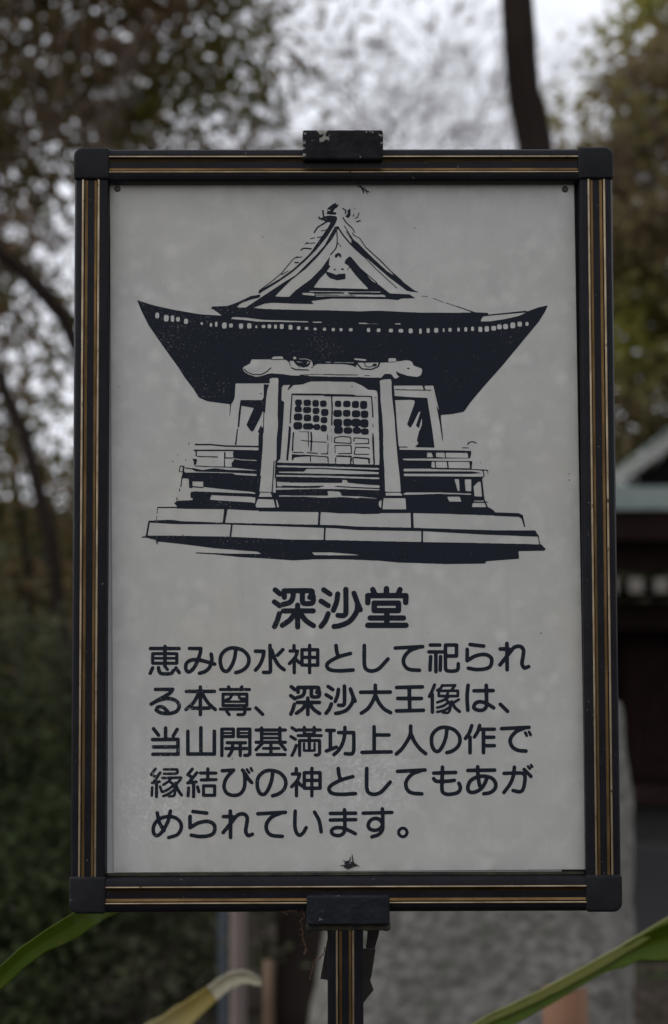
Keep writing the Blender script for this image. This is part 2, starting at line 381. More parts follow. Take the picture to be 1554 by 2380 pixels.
def to_board(l):
    out = []
    for x, y in l:
        q = at(x * 1554 / 2674, y * 1554 / 2674, .002 - CY); out.append((q.x, q.z - SZ))
    return out
ILL = """
# roof mass
K @2 38,78 130,110 200,128 330,157 540,193 720,205 645,152 628,156 640,130 760,128 835,138 950,142 1080,152 1300,158 1554,162 @3 0,170 150,165 480,180 780,182 930,178 1030,182 1035,196 1340,165 1345,172 1430,140 1512,122 1490,170 1440,250 1300,420 1150,600 1000,770 890,900 840,972 750,992 655,1000 650,1005 640,960 595,765 280,765 0,765 @2 1554,750 830,745 820,890 800,915 680,900 600,890 530,858 490,790 420,700 370,620 320,550 240,440 130,280 75,170
W @3 975,240 990,212 1100,200 1345,178 1270,210 1150,235 1050,250 975,253
W @2 790,232 800,215 900,220 1050,238 1410,250 1410,258 1000,252 880,238
WL 9 @2 1445,256 1515,258 | @3 0,265 60,267 | @3 290,270 330,271
WL 4 @3 60,267 150,272
WO @2 200,203,16,24 272,225,20,27 322,228,15,27 366,233,16,20 430,250,16,22 556,267,10,12 630,278,10,16 672,273,11,22 737,283,19,26 790,283,16,18 870,288,18,22 936,286,19,22 993,294,9,12 1050,291,16,13 1097,290,15,17 1146,292,12,18 1196,291,17,21 1266,297,17,21 1331,303,16,15 1394,306,15,13 1463,311,14,11 1538,313,14,13
WO @3 76,319,15,17 157,321,16,16 255,323,18,15 335,325,19,16 413,326,17,20 491,328,12,22 553,324,14,20 617,322,18,20 677,320,8,17 728,318,14,16 796,316,10,17 854,314,13,19 908,310,13,19 970,314,17,22 1022,311,19,23 1077,305,20,20 1123,294,20,20 1172,292,20,22 1230,282,20,25 1285,272,20,20 1343,270,14,17
WO @2 1608,316,14,14 1670,317,13,14 1748,317,16,14
# left ridge end
K @2 640,130 760,128 850,95 950,47 965,60 860,112 835,138 700,170
# beam
W @4 213,225 225,200 300,165 325,112 560,112 562,95 590,75 690,75 702,90 700,110 740,122 775,150 780,190 795,210 850,215 1000,215 1045,215 1060,205 1080,180 1105,165 1200,168 @5 0,165 240,170 330,185 370,205 390,150 470,150 650,150 760,148 765,100 800,95 855,98 858,135 930,130 950,122 1020,125 1055,150 1065,185 1165,222 1168,260 1155,300 1110,322 1000,310 900,278 850,250 870,300 900,320 850,345 830,335 810,300 780,285 720,285 695,310 670,335 600,335 560,330 400,325 0,318 @4 1554,322 1300,322 1000,310 800,305 690,288 560,280 520,285 480,300 410,318 370,320 290,295 240,265
W @4 780,130 840,130 960,150 1050,138 1060,200 1000,225 850,225 785,205
KL 10 @4 560,113 702,113
KL 14 @4 795,210 850,235 1010,240
K @4 820,105 870,148 1035,150 1000,200 940,212 870,188 835,150
WL 9 @4 895,106 985,108 1040,130 | @4 1000,140 988,172
WO @4 838,95,20,16
KL 12 @4 230,225 270,265 340,295 440,295 500,262 555,212
KL 9 @4 1045,215 1078,178 1108,162 | @4 778,150 786,195
KL 10 @5 0,160 240,164 320,178 375,200 | @5 340,155 375,200
WL 8 @5 115,148 345,152 | @4 1210,146 1270,146 | @4 1320,148 1550,152
KL 16 @5 385,155 440,225 560,232 640,200 658,150
KL 10 @5 475,150 490,195 530,205 600,185
KO @5 600,178,26,16 1003,220,15,9
WL 20 @5 362,108 492,120
KL 8 @5 0,292 150,298 400,298 | @5 475,305 540,308 | @4 900,300 1100,290 1554,298
KL 8 @5 765,145 855,140
# under beam white line left edge already; black under beam natural
# left wing frame
W @4 130,400 233,400 222,490 228,490 250,405 470,410 462,600 190,600 180,660 66,670 110,600 120,560
K @4 64,650 76,650 62,800 48,890 40,950 34,945 50,880 58,780
K @4 190,598 450,600 470,560 472,740 430,800 345,970 318,980 258,900 350,695 200,668 185,800 172,930 155,930 165,780
K @4 150,935 160,935 140,1140 122,1140
KL 7 @4 420,520 450,521
W @4 452,740 466,735 470,800 460,925 443,930 440,890 395,985 360,985 430,810
K @4 395,985 435,895 445,930 463,925 450,1320 395,1320 412,1150 412,990
KL 9 @4 470,740 462,1000 | @4 462,600 466,690
K @4 468,410 532,410 512,480 497,600 484,760 472,745 468,600
# pillar left
W @4 535,345 570,332 648,335 640,760 612,860 600,1050 582,1320 @6 1048,455 950,450 962,300 978,100 @4 445,1320 465,1000 480,800 495,600 512,470 542,400
K @4 645,335 700,335 685,430 680,605 713,620 700,850 675,1200 665,1320 @6 1118,190 1095,235 1070,460 1055,460 1072,200 @4 620,1320 625,1050 640,900 634,760
WL 9 @4 624,860 610,1020 600,1320
WL 8 @6 1086,130 1080,250 1068,455
# door surround
K @4 640,305 1000,305 1100,380 1000,400 690,450
K @5 300,330 662,330 668,495 600,490 500,470 300,400
W @4 690,440 700,420 760,418 808,418 815,420 940,412 1000,385 1050,375 1200,375 1270,385 1554,382 @5 0,375 70,385 350,382 440,420 520,475 600,480 625,490 635,600 640,800 655,1320 @7 165,235 @6 1554,232 1100,235 @4 665,1320 675,1200 700,850 713,620 680,605
K @4 750,480 770,440 790,415 830,415 790,450 762,482
KL 22 @4 810,530 1200,535 1554,545 @5 150,547
KL 15 @5 0,547 560,556
KL 14 @4 808,530 795,700 785,875 | @5 560,556 572,700 578,810
KL 8 @5 578,880 578,930 | @5 592,567 620,568
K @4 770,905 795,930 785,1100 760,1320 @6 1187,205 1172,205 @4 737,1320 755,1100
K @5 577,965 590,1050 600,1320 @7 128,235 115,235 103,0 @5 568,1060
KL 16 @4 1283,560 1288,700 1284,900
KL 7 @4 1280,940 1280,985 | 1280,1030 1280,1110 | 1278,1235 1278,1255
KO @4 885,630,42,40 990,633,45,40 1090,640,40,42 1183,643,40,40 882,710,44,38 988,718,50,38 1095,730,42,40 1200,748,45,44 880,803,52,44 992,814,46,42 1097,823,40,43 1192,840,42,38 877,908,54,47 1000,915,62,40 1105,923,40,37 1188,937,38,42
KO @5 160,645,40,40 265,647,46,40 368,653,44,44 466,658,44,50 155,760,52,44 263,758,46,42 375,765,52,44 478,770,46,46 157,872,54,48 272,870,50,47 375,872,55,50 475,880,50,52 165,960,54,45 278,965,52,40 385,965,50,40 482,978,46,38
KL 16 @4 825,990 818,1100 812,1210
KL 8 @4 880,978 1010,980 | 1003,985 1003,1080 | 1003,1090 1005,1170
KL 18 @4 1035,985 1042,1060 1035,1210
KL 9 @4 912,1082 1060,1098 1220,1105 | 1232,1010 1237,1085 | 1240,1120 1235,1240
KL 12 @4 815,1228 945,1230 | 990,1230 1115,1240 | 1155,1245 1240,1245
K @4 805,1250 1100,1265 1190,1278 1000,1275 920,1280 830,1290 820,1320 805,1320
KL 8 @6 1220,155 1220,200 | 1300,160 1505,175 1508,230 | 1365,175 1366,215
KL 12 @5 120,1050 200,1035 310,1045 318,1120 115,1108 120,1050 | 350,1100 350,1052 525,1065 528,1120 360,1125 | 125,1142 315,1142 322,1240 160,1243 | 535,1190 530,1170 370,1165 352,1250 530,1252 | 150,1272 310,1272 320,1320 | 370,1290 530,1308
KL 9 @5 122,1150 125,1240
KL 9 @8 768,100 765,150 | 905,100 908,155
KL 12 @8 775,88 890,90 888,155 | 915,98 1035,108 1035,145
# right pillar & surrounding black
K @5 625,480 665,480 670,600 690,800 700,1000 712,1320 @7 208,455 175,500 165,500 165,240 160,0 @5 650,1000 640,700 635,540
W @5 660,365 700,352 795,348 805,400 815,520 840,700 850,900 865,1100 882,1320 @7 297,0 315,150 330,350 338,455 210,455 205,300 195,150 190,0 @5 712,1320 705,1200 700,1000 690,800 670,600 665,450
KL 20 @5 815,400 823,560 850,800 865,1000 880,1180 892,1320 @7 335,330 345,470
# right wing
W @5 828,430 1000,435 1175,425 1295,435 1340,650 1400,900 1425,1160 1310,1170 1290,960 1230,600 1230,572 840,550
KL 20 @5 1184,428 1195,475
KL 10 @5 845,473 1000,478 1275,483
K @5 835,550 1000,562 1235,575 1230,605 1100,605 1000,597 845,603
W @5 845,600 1040,597 1082,625 1180,700 1290,960 1300,1165 887,1158 865,900
K @5 1075,600 1230,578 1290,960 1317,1170 1080,1165 1130,1115 1105,1085 1130,980 1165,900 1168,800 1130,940 1093,905 1153,735 1130,740 1060,880 1025,938 988,890 1080,632
K @5 1335,640 1392,790 1400,880 1420,1090 1412,1090 1388,930 1365,800
# stairs
K @8 285,140 700,147 1115,158 1115,430 1140,500 1130,545 1110,550 790,545 660,535 150,530 150,505 300,505 290,430
W @8 285,140 300,140 300,128 1115,150 700,142
WL 14 @8 302,168 700,178 1108,190
W @8 515,212 535,190 620,190 870,203 1112,217 1112,233 700,230 312,222 312,212
KL 9 @8 620,185 860,195 1110,205
WL 14 @8 296,245 700,252 1110,266
W @8 295,292 420,300 820,302 820,278 860,280 862,300 1000,315 1115,322 1118,362 850,353 600,350 300,358 285,355 300,335
KL 9 @8 340,328 500,332 670,328 | 765,330 900,338 1115,348 | 300,335 500,340 640,336
W @8 700,367 800,372 815,405 960,410 1100,426 1105,438 820,415 680,422 500,412 300,412 305,402 580,405 710,405
# bases
K @6 930,460 1110,460 1120,590 945,600 920,560
W @8 165,378 245,378 262,415 150,415
W @8 145,430 270,435 287,500 118,500
W @8 285,437 298,437 315,498 300,498
K @7 0,500 150,510 180,490 350,490 400,480 440,622 150,625 50,632 0,630
K @7 165,455 350,455 400,480 390,625 160,625
W @8 1168,380 1285,380 1305,405 1165,405
W @8 1150,425 1325,425 1332,515 1142,515
W @8 1135,435 1115,450 1110,480 1130,510
KL 5 @8 150,376 258,378 | 1165,375 1300,378
W @7 398,570 408,595 398,597
# left railing
KL 12 @6 445,75 560,76 700,88 950,92 | 435,122 700,122 950,128
K @6 745,140 755,130 950,130 950,282 740,260 733,225 755,200 750,185
WL 7 @6 745,186 820,198 935,203
KL 10 @6 452,125 450,165
KL 8 @6 460,170 520,172 | 525,172 625,176 | 690,183 745,183 | 679,195 678,250
KL 12 @6 680,140 680,185
K @6 420,188 460,192 452,235 430,240 435,215
KL 7 @6 440,246 540,252 740,258 | 323,250 315,292 345,295 | 323,248 358,248
KL 12 @6 348,260 352,300 338,345
KL 8 @6 338,345 328,415 | 318,430 320,450 | 300,500 295,520
KL 6 @6 395,60 390,75 | 370,190 366,205
K @6 365,300 520,300 720,305 940,325 970,325 958,450 930,462 900,455 600,425 508,415 508,372 422,370 422,425 395,422 395,350 345,345 340,310 350,290 
K @6 420,262 500,280 600,265 700,277 940,285 940,312 700,298 450,292 430,282
KL 8 @6 360,262 430,272
WL 8 @6 760,312 850,318 935,322
K @6 950,0 985,0 972,250 950,440 925,480 925,460 938,300 950,130
KL 9 @6 420,412 505,420
K @6 408,455 440,450 700,460 915,468 930,480 920,500 900,495 575,480 560,515 600,520 910,540 925,560 945,605 700,592 410,590 300,588 300,570 275,545 300,525 425,520 425,505 405,500
KL 8 @6 945,500 922,550 | 1085,515 1095,580
K @6 945,588 1110,580 1554,600 1554,618 1100,612 955,608
# steps
KL 10 @6 145,578 300,580 410,583
KL 5 @6 143,580 138,630 | 137,645 135,680
K @6 75,685 250,677 330,688 700,702 1554,720 @7 0,732 400,740 700,750 1100,762 1410,762 1425,790 1438,812 1300,808 1000,795 500,768 0,760 @6 1554,745 700,715 300,712 85,700
K @6 675,595 702,595 684,700 664,700
KL 18 @6 1440,615 1432,720
KL 22 @7 422,615 427,740
KL 13 @7 505,765 505,860 
KL 14 @6 737,715 725,815 | 1482,740 1477,840 | 76,690 55,808
K @7 1080,617 1280,625 1310,640 1330,735 1322,740 1300,668 1280,655 1080,645
KL 8 @7 1432,800 1445,870
K @6 0,818 60,803 300,805 700,812 1200,835 1554,840 @7 0,845 500,855 900,862 1300,870 1460,875 1495,912 1480,925 1275,928 1280,990 1015,1010 1010,1028 700,1032 500,1025 330,1020 160,1005 0,998 @6 1554,992 1370,995 1230,1002 1000,987 800,975 600,955 445,945 450,938 700,948 975,950 940,932 600,905 400,880 150,852 138,882 125,840 60,822
W @8 575,858 720,858 900,872 985,883 800,882 600,880
# right railing
KL 7 @7 318,95 390,97 | 825,102 880,103
K @7 318,118 600,120 898,126 898,145 888,186 318,188
W @7 543,140 582,140 592,178 545,177
W @7 615,140 683,140 690,180 617,176
W @7 692,140 868,143 875,182 697,180
K @7 320,200 600,205 907,208 900,270 350,268 325,230
W @7 583,212 603,212 608,262 578,258
W @7 613,212 700,212 708,263 617,260
W @7 712,212 882,215 888,266 718,263
KL 8 @7 580,268 900,275 1030,282
K @7 350,290 900,290 985,302 900,310 350,307
K @7 345,328 900,331 980,332 1000,330 985,345 1005,520 1030,575 1060,590 1087,612 1085,642 1040,642 700,630 440,624 400,622 385,480 340,470 335,340
K @7 315,120 345,120 360,330 345,470 335,330
W @7 763,352 800,352 805,448 790,448
W @7 845,355 897,355 897,450 852,448
W @7 915,410 950,375 972,370 984,492 925,490
W @7 350,470 380,458 640,458 898,468 898,478 640,470 360,478
W @7 705,492 805,492 820,533 722,533
WL 9 @7 922,528 995,528
W @7 910,543 1005,543 1020,577 903,575
KL 8 @7 990,282 1002,322 985,345
KL 5 @7 1030,282 1032,315 | 970,210 970,235
KL 9 @7 868,78 880,58 910,52 940,65
KL 6 @7 1005,530 1035,540
K @7 472,0 590,0 602,100 450,95 480,72 465,50
# gable
K @1 735,205 782,190 765,230 700,330 620,430 520,530 430,610 330,682 150,792 153,768 320,670 430,590 560,470 650,340 700,270
K @1 760,252 795,250 783,275 740,350 640,475 540,580 400,690 350,740 275,818 100,902 45,902 200,800 350,700 450,640 540,550 600,490 680,400 730,310
KL 7 @1 460,492 430,510 330,630 250,695 155,765
K @1 0,850 90,808 165,795 160,820 95,835 0,868
KL 12 @1 595,300 620,260 660,235 720,200
KL 7 @1 565,350 600,342 | 620,340 655,335 | 520,395 545,375 | 530,388 605,383 | 450,500 500,495 | 335,638 390,605 | 650,288 690,280
KL 11 @1 490,440 510,425 572,430 | 440,540 470,540
K @1 628,165 650,185 690,168 720,163 775,170 780,192 735,222 700,215 660,203 630,192
K @1 700,140 703,105 740,75 775,60 770,80 795,72 780,100 760,110 745,135 775,140 770,158 720,155 690,150
KL 13 @1 665,125 670,170
WO @1 715,122,10,7
KL 11 @1 825,108 850,125 845,148
K @1 862,120 885,108 887,160 870,187 842,172 865,150
KL 8 @1 905,172 915,152 | 920,187 942,180 955,142
KL 11 @1 935,214 965,205
KL 5 @1 905,110 935,110
KL 10 @1 825,180 850,220 900,265
KL 7 @1 900,265 920,300 | 835,245 870,300 905,355 | 850,290 890,350 | 900,300 915,325 960,345 1010,420
KL 9 @1 1010,420 1130,530 1200,600
KL 7 @1 1130,530 1280,685 | 1200,600 1300,690
K @1 895,345 940,380 972,410 1050,490 1180,610 1300,690 1400,765 1445,782 1340,768 1240,692 1190,655 1080,560 1000,490 940,435 895,405
KL 12 @1 785,257 830,325 890,395 920,425 990,488
KL 7 @1 990,488 1080,582 1200,692 1260,747 | 950,575 1100,705
K @1 722,478 712,560 728,568 690,618 640,670 590,740 1030,752 990,710 930,645 870,565 836,545 845,520 875,490 890,495 960,578 1060,690 1110,715 1200,787 1360,795 1405,825 1290,828 1265,840 1180,832 740,828 570,848 592,872 420,868 260,862 200,868 110,902 45,903 200,815 275,812 395,814 450,760 560,680 650,592 712,505
WL 7 @1 557,770 840,774 1125,776
W @1 500,783 838,783 850,776 875,790 1150,796 1172,812 1100,812 880,800 600,806 500,797
KL 8 @1 595,787 830,786 | 880,790 1130,794
KL 7 @1 600,800 870,801 1165,818
WL 7 @1 610,808 850,806 1165,812
KL 9 @1 778,295 780,380 770,425 725,480
KL 5 @1 785,385 812,415 | 860,605 880,570
K @1 760,502 762,475 790,460 812,475 813,502 802,500 790,480 778,500
K @1 688,612 720,618 770,638 800,630 845,628 846,672 780,682 720,665 695,640
KO @1 760,595,8,8 822,593,12,8
KL 5 @3 495,48 550,52 | 590,65 680,98 | 690,101 780,130
KL 8 @3 780,130 930,182
WL 6 @2 185,122 330,136
"""
TXT = """
# crop | char | default width | strokes
A 深 40 1083,78 1122,110;1077,174 1120,206;1117,268 1100,325 1078,372;1155,86 1372,86 1380,105 1360,138;1155,86 1157,138;1228,90 1224,142 1200,178 1145,195;1302,90 1302,175 1325,188 1375,185 1388,165 1388,130;1150,246 1388,246;1263,200 1263,375;1238,270 1200,320 1140,362;1288,270 1330,325 1390,365
A 沙 40 1472,78 1522,112;1450,168 1508,204;1508,268 1485,325 1450,370;B 28,105 20,165 -5,230;B 90,70 90,250 72,270 30,268;B 152,100 175,165 200,225;B 180,175 172,240 120,312 50,345 0,353
B 堂 40 295,72 308,105;399,65 399,110;502,72 488,105;257,172 257,118 547,118 545,170;306,175 490,175 490,232 306,232 306,175;402,232 402,340;275,288 528,288;257,344 548,344
A 恵 28 85,547 315,547;202,530 202,690;w24 103,588 297,588 297,665 103,665 103,588;w20 115,625 290,625;104,702 84,745;150,700 156,730 175,748 250,747 270,722;w24 203,690 222,716;290,702 316,740
A み 29 398,547 488,547 485,580 465,640 435,700 400,733 378,728 367,700 375,665 410,640 470,638 540,655 600,672;572,592 577,640 560,695 525,730 478,745
A の 29 768,560 760,620 738,680 710,722 685,730 660,712 645,665 648,610 675,570 720,545 775,545 830,565 868,610 872,660 850,700 810,728 768,740
A 水 29 926,568 993,570 985,620 960,680 926,720;1042,522 1046,725 1035,738 990,738;1145,556 1102,600;1055,560 1080,630 1115,685 1155,717
A 神 27 1234,524 1234,565;1203,567 1262,567 1245,615 1198,668;1236,630 1236,740;1246,632 1278,662;1298,557 1424,557 1424,680 1298,680 1298,557;1298,618 1424,618;1359,522 1359,740
B と 28 15,498 20,540 30,575;125,558 50,578 -10,605 -48,632 -54,658 -30,682 40,690 145,684
B し 28 231,498 231,640 245,678 285,692 335,678 375,640 410,600
B て 28 466,517 674,506;640,512 580,535 540,575 528,615 540,655 575,680 650,686
B 祀 27 732,494 805,494;722,546 825,546;735,582 730,685;775,550 775,697;810,582 808,685;848,577 932,577 932,494 848,494 848,665 862,690 925,690 943,675 945,636
B ら 28 1035,490 1138,502;1013,527 1013,613 1075,577 1145,565 1190,585 1200,620 1185,660 1140,677 1080,680 1022,670
B れ 28 1315,482 1317,682;1264,524 1330,524;1262,645 1330,560 1370,512 1415,504 1441,530 1438,580 1430,635 1448,668 1480,658
A る 29 126,874 265,874 240,905 170,945 92,992 150,962 220,947 275,957 310,985 314,1020 290,1052 235,1067 170,1062 132,1040 145,1016 185,1016 222,1050
A 本 28 373,890 598,890;485,855 485,1076;472,905 430,980 370,1035;498,905 545,980 604,1035;420,1024 555,1024
A 尊 25 710,853 722,878;817,853 803,878;645,875 878,875;666,912 857,912 857,1003 666,1003 666,912;w22 738,915 722,945 692,957;w22 795,915 800,945 840,950;w18 670,972 855,972;645,1032 882,1032;838,1005 840,1062 822,1075 785,1075;695,1048 716,1076
A 、 28 930,1022 983,1073
* 深row 29
B 大 28 203,853 428,852;314,800 314,890;312,880 290,930 255,980 208,1012;318,880 340,930 380,980 430,1008
B 王 28 477,817 672,812;485,900 665,900;572,815 576,990;475,995 680,990
B 像 20 w24 765,797 748,840 725,885;w26 748,870 748,1005;825,800 808,825 785,838;820,802 922,800 895,835;797,842 942,842 942,882 797,882 797,842;868,842 860,885;870,890 835,912 785,930;850,905 880,940 885,975 868,1008 830,1008;870,930 830,958 785,970;880,965 840,990 785,1002;950,908 905,935;w24 895,925 920,970 955,1000
B は 28 1020,800 1012,890 1018,990;1065,842 1210,840;1158,800 1160,900 1160,955 1140,985 1100,990 1064,972 1075,938 1110,925 1160,938 1215,972
B 、 28 1265,945 1320,998
C 当 27 105,65 143,115;197,60 197,135;285,70 255,120;98,148 291,146 292,260 100,260;105,204 280,204
C 山 27 366,85 366,258 568,258 568,85;465,58 465,258
C 開 25 625,270 625,68 712,68 712,125 640,125;w16 640,98 705,98;838,258 838,68 748,68 748,125 838,125;w16 750,98 838,98;838,245 825,267 798,267;665,172 805,172;655,216 815,216;708,175 700,235 678,272;765,175 765,270
C 基 25 885,75 1108,75;927,60 927,165;1066,60 1066,165;w20 940,105 1060,105;w20 940,136 1060,136;885,168 1108,168;930,180 885,225;1070,180 1108,225;w22 940,215 1060,215;998,190 998,255;893,262 1105,262
C 満 24 1158,58 1190,80;1150,125 1185,146;1190,192 1175,235 1158,268;1200,75 1375,75;1252,55 1252,110;1327,55 1327,110;1262,108 1320,108;1205,118 1380,118;1216,268 1216,155 1368,155 1368,250 1355,265 1335,265;1290,120 1290,230;w18 1250,178 1250,232 1330,232 1330,178
C 功 27 1422,78 1480,78;1450,80 1450,222;1420,235 1495,205;D 35,95 150,95 150,220 138,255 85,255;D 83,55 80,120 62,185 35,230 0,262
D 上 27 305,50 305,240;305,113 418,113;212,245 435,241
D 人 28 583,45 580,110 550,170 515,220 475,258;588,110 610,160 650,215 697,255
* の 28
D 作 27 1048,42 1030,95 1000,140;1035,130 1035,248;1108,40 1095,85 1068,128;1110,69 1220,69;1137,75 1137,248;1145,130 1215,130;1145,194 1220,194
D で 28 1275,65 1483,55;1445,62 1390,85 1350,125 1340,165 1358,205 1400,230 1460,235;w22 1455,95 1466,118;w22 1484,90 1495,112
C 縁 20 w22 120,370 88,415 125,432;w22 155,400 108,470;w22 95,478 150,468;w24 128,480 128,582;95,512 92,575;155,505 168,545;185,375 285,375 282,405 185,408;172,440 315,437;240,440 220,465 180,492;225,465 258,495 268,540 260,575 220,578;250,500 220,525 180,545;258,532 225,558 180,578;312,450 275,490;w24 272,480 290,530 318,570
C 結 24 400,372 365,415 398,435;435,400 378,470;365,478 430,470;w26 410,480 410,582;372,515 368,575;440,508 450,545;462,403 580,403;518,370 518,455;468,455 580,452;485,500 570,500 570,572 485,572 485,500
C び 27 628,385 715,380 675,420 648,465 642,515 665,557 715,573 765,560 795,515 800,450 795,400 782,380;805,410 825,445 852,475;w20 815,375 833,400;w20 845,365 855,385
* の2 28
* 神 27
* と 28
* し 28
* て 28
D も 28 758,403 925,398;825,358 822,535 850,562 900,562 945,548 962,515 950,480;758,445 778,465 860,465 915,458
D あ 28 1018,383 1222,380;1093,355 1096,430 1108,500;1165,430 1150,475 1115,525 1060,550 1025,540 1018,505 1040,460 1090,432 1150,427 1205,445 1230,485 1222,525 1185,552 1140,560
D が 27 1293,405 1425,403 1452,425 1447,495 1432,535 1405,545 1362,535;1372,358 1365,420 1340,485 1292,550;1446,375 1498,428;w20 1475,352 1490,370;w20 1498,342 1508,355
C め 27 133,705 150,780 185,840;233,692 215,770 170,850 130,880 105,855 107,805 140,758 200,735 265,740 308,775 315,825 285,872 220,893
* ら 28
* れ 28
* て2 28
C い 27 1183,692 1180,800 1192,855 1218,876 1245,855 1266,818;1330,700 1365,765 1380,850
D ま 27 -28,710 165,708;-28,760 165,757;80,682 83,790 78,850 45,877 0,873 -20,848 0,822 50,818 105,835 162,864
D す 27 222,708 440,702;368,675 372,790 368,835 340,870 288,888;368,785 345,755 310,748 275,765 260,800 275,830 315,838 350,825 368,800
D 。 23 557,854 547,877 524,887 501,877 491,854 501,831 524,821 547,831 557,854
"""

CR={'1':(960,780,2),'2':(530,1160,2),'3':(1437,1160,2),'4':(900,1400,3),'5':(1300,1400,3),'6':(560,1740,2),'7':(1437,1740,2),'8':(960,1780,2)}
def pts(s):
    out=[];cr=None
    for t in s.split():
        if t.startswith('@'): cr=CR[t[1]]; continue
        x,y=t.split(','); out.append((cr[0]+float(x)/cr[2],cr[1]+float(y)/cr[2]))
    return out,cr[2]
c_ill=Canvas(520,780,2230,2290)
def do(cmd,s,w=None):
    p,sc=pts(s); v=1.0 if cmd[0]=='K' else 0.0
    if cmd.endswith('L'): c_ill.line(p,w/sc,v)
    else: c_ill.poly(p,v)
def ov(cr,items,v,k=3.2):
    X,Y,S=CR[cr]; t=np.linspace(0,2*np.pi,24,endpoint=False)
    for cx,cy,rx,ry in items:
        ct,st=np.cos(t),np.sin(t)
        x=cx+rx*np.sign(ct)*abs(ct)**(2/k); y=cy+ry*np.sign(st)*abs(st)**(2/k)
        c_ill.poly(np.stack([X+x/S,Y+y/S],1),v)
for ln in ILL.splitlines():
    ln=ln.split('#')[0].strip()
    if not ln: continue
    t=ln.split(None,1)
    if t[0] in('K','W'): do(t[0],t[1])
    elif t[0] in('KL','WL'):
        w,rest=t[1].split(None,1)
        for seg in rest.split('|'):
            seg=seg.strip()
            if not seg.startswith('@'): seg=cur+' '+seg
            cur=seg.split()[0]
            do(t[0],seg,float(w))
    elif t[0] in('KO','WO'):
        cr,rest=t[1].split(None,1)
        ov(cr[1],[tuple(map(float,q.split(','))) for q in rest.split()],1.0 if t[0]=='KO' else 0.0)
loops=grab(c_ill,1.3,0.7,10)

kq=1.902080783
CL={'A':(560,2320,2),'B':(1337,2320,kq),'C':(560,2880,kq),'D':(1337,2880,kq)}
def smooth(p):
    # catmull-rom for polylines with obtuse turns only
    p=np.array(p,float); n=len(p)
    if n<3: return p
    closed=np.allclose(p[0],p[-1])
    out=[p[0]]
    def corner(i):
        a=p[i]-p[i-1]; b=p[(i+1)]-p[i]
        return np.dot(a,b)/(np.hypot(*a)*np.hypot(*b)+1e-9)<0.1
    cor=[True]+[corner(i) for i in range(1,n-1)]+[True]
    for i in range(n-1):
        p1,p2=p[i],p[i+1]
        p0=p1-(p2-p1)*.0 if cor[i] else p[i-1]
        p3=p2 if cor[i+1] else p[i+2]
        m1=np.zeros(2) if cor[i] else (p2-p[i-1])/2
        m2=np.zeros(2) if cor[i+1] else (p[i+2]-p1)/2
        L=np.hypot(*(p2-p1))
        if cor[i]: m1=(p2-p1) 
        if cor[i+1]: m2=(p2-p1)
        for m in (m1,m2):
            l=np.hypot(*m)
            if l>L*1.3: m*=L*1.3/l
        for t in (.25,.5,.75,1):
            h=(2*t**3-3*t**2+1)*p1+(t**3-2*t**2+t)*m1+(-2*t**3+3*t**2)*p2+(t**3-t**2)*m2
            out.append(h)
    return np.array(out)
def cv(pts,cr):
    X,Y,S=CL[cr]; return np.array([(X+x/S,Y+y/S) for x,y in pts])
chars=[]; store={}
for ln in TXT.splitlines():
    ln=ln.strip()
    if not ln or ln[0]=='#': continue
    a=ln.split(None,3)
    if a[0]=='*':
        chars.append((a[1],None)); continue
    cr,ch,w,rest=a; S=CL[cr][2]
    st=[]
    for s in rest.split(';'):
        ww=float(w); c2=cr
        toks=s.split()
        if toks[0] in CL: c2=toks.pop(0)
        if toks[0][0]=='w': ww=float(toks.pop(0)[1:])
        st.append((cv([tuple(map(float,t.split(','))) for t in toks],c2),ww*1.06/S))
    store.setdefault(ch,st)
    chars.append((ch,st))
def aff(st,src,dst,ws=1):
    # src,dst: (x0,y0,x1,y1) boxes in image px
    sx=(dst[2]-dst[0])/(src[2]-src[0]); sy=(dst[3]-dst[1])/(src[3]-src[1])
    return [(np.stack([dst[0]+(p[:,0]-src[0])*sx,dst[1]+(p[:,1]-src[1])*sy],1),w*ws) for p,w in st]
def box(cr,x0,y0,x1,y1):
    X,Y,S=CL[cr]; return (X+x0/S,Y+y0/S,X+x1/S,Y+y1/S)
final=[]
for ch,st in chars:
    if st is not None: final.append((ch,st)); continue
    if ch=='深row':
        final.append(('深',aff(store['深'],box('A',1060,58,1408,392),box('A',1195,838,1452,1087),.735)))
        final.append(('沙',aff(store['沙'],box('B',-116,48,220,375),box('B',-73,790,175,1030),.735)))
    elif ch=='の': final.append(('の',aff(store['の'],box('A',630,530,888,755),box('D',728,42,972,262))))
    elif ch=='の2': final.append(('の',aff(store['の'],box('A',630,530,888,755),box('C',880,370,1125,590))))
    elif ch=='神': final.append(('神',aff(store['神'],box('A',1183,508,1438,755),box('C',1142,353,1385,590))))
    elif ch=='と': final.append(('と',aff(store['と'],box('B',0,485,160,705),box('D',17,355,178,580))))
    elif ch=='し': final.append(('し',aff(store['し'],box('B',212,485,425,707),box('D',230,355,442,580))))
    elif ch=='て': final.append(('て',aff(store['て'],box('B',452,490,688,702),box('D',470,363,706,577))))
    elif ch=='ら': final.append(('ら',aff(store['ら'],box('B',995,475,1213,692),box('C',365,680,585,897))))
    elif ch=='れ': final.append(('れ',aff(store['れ'],box('B',1245,467,1495,695),box('C',618,677,872,905))))
    elif ch=='て2': final.append(('て',aff(store['て'],box('B',452,490,688,702),box('C',885,685,1122,900))))
out=[]
for ch,st in final:
    allp=np.vstack([p for p,w in st])
    c=Canvas(int(allp[:,0].min())-20,int(allp[:,1].min())-20,int(allp[:,0].max())+20,int(allp[:,1].max())+20,2)
    for p,w in st:
        c.line(smooth(p),w,1.0)
    out.append((ch,grab(c,1.8,0.45,8)))

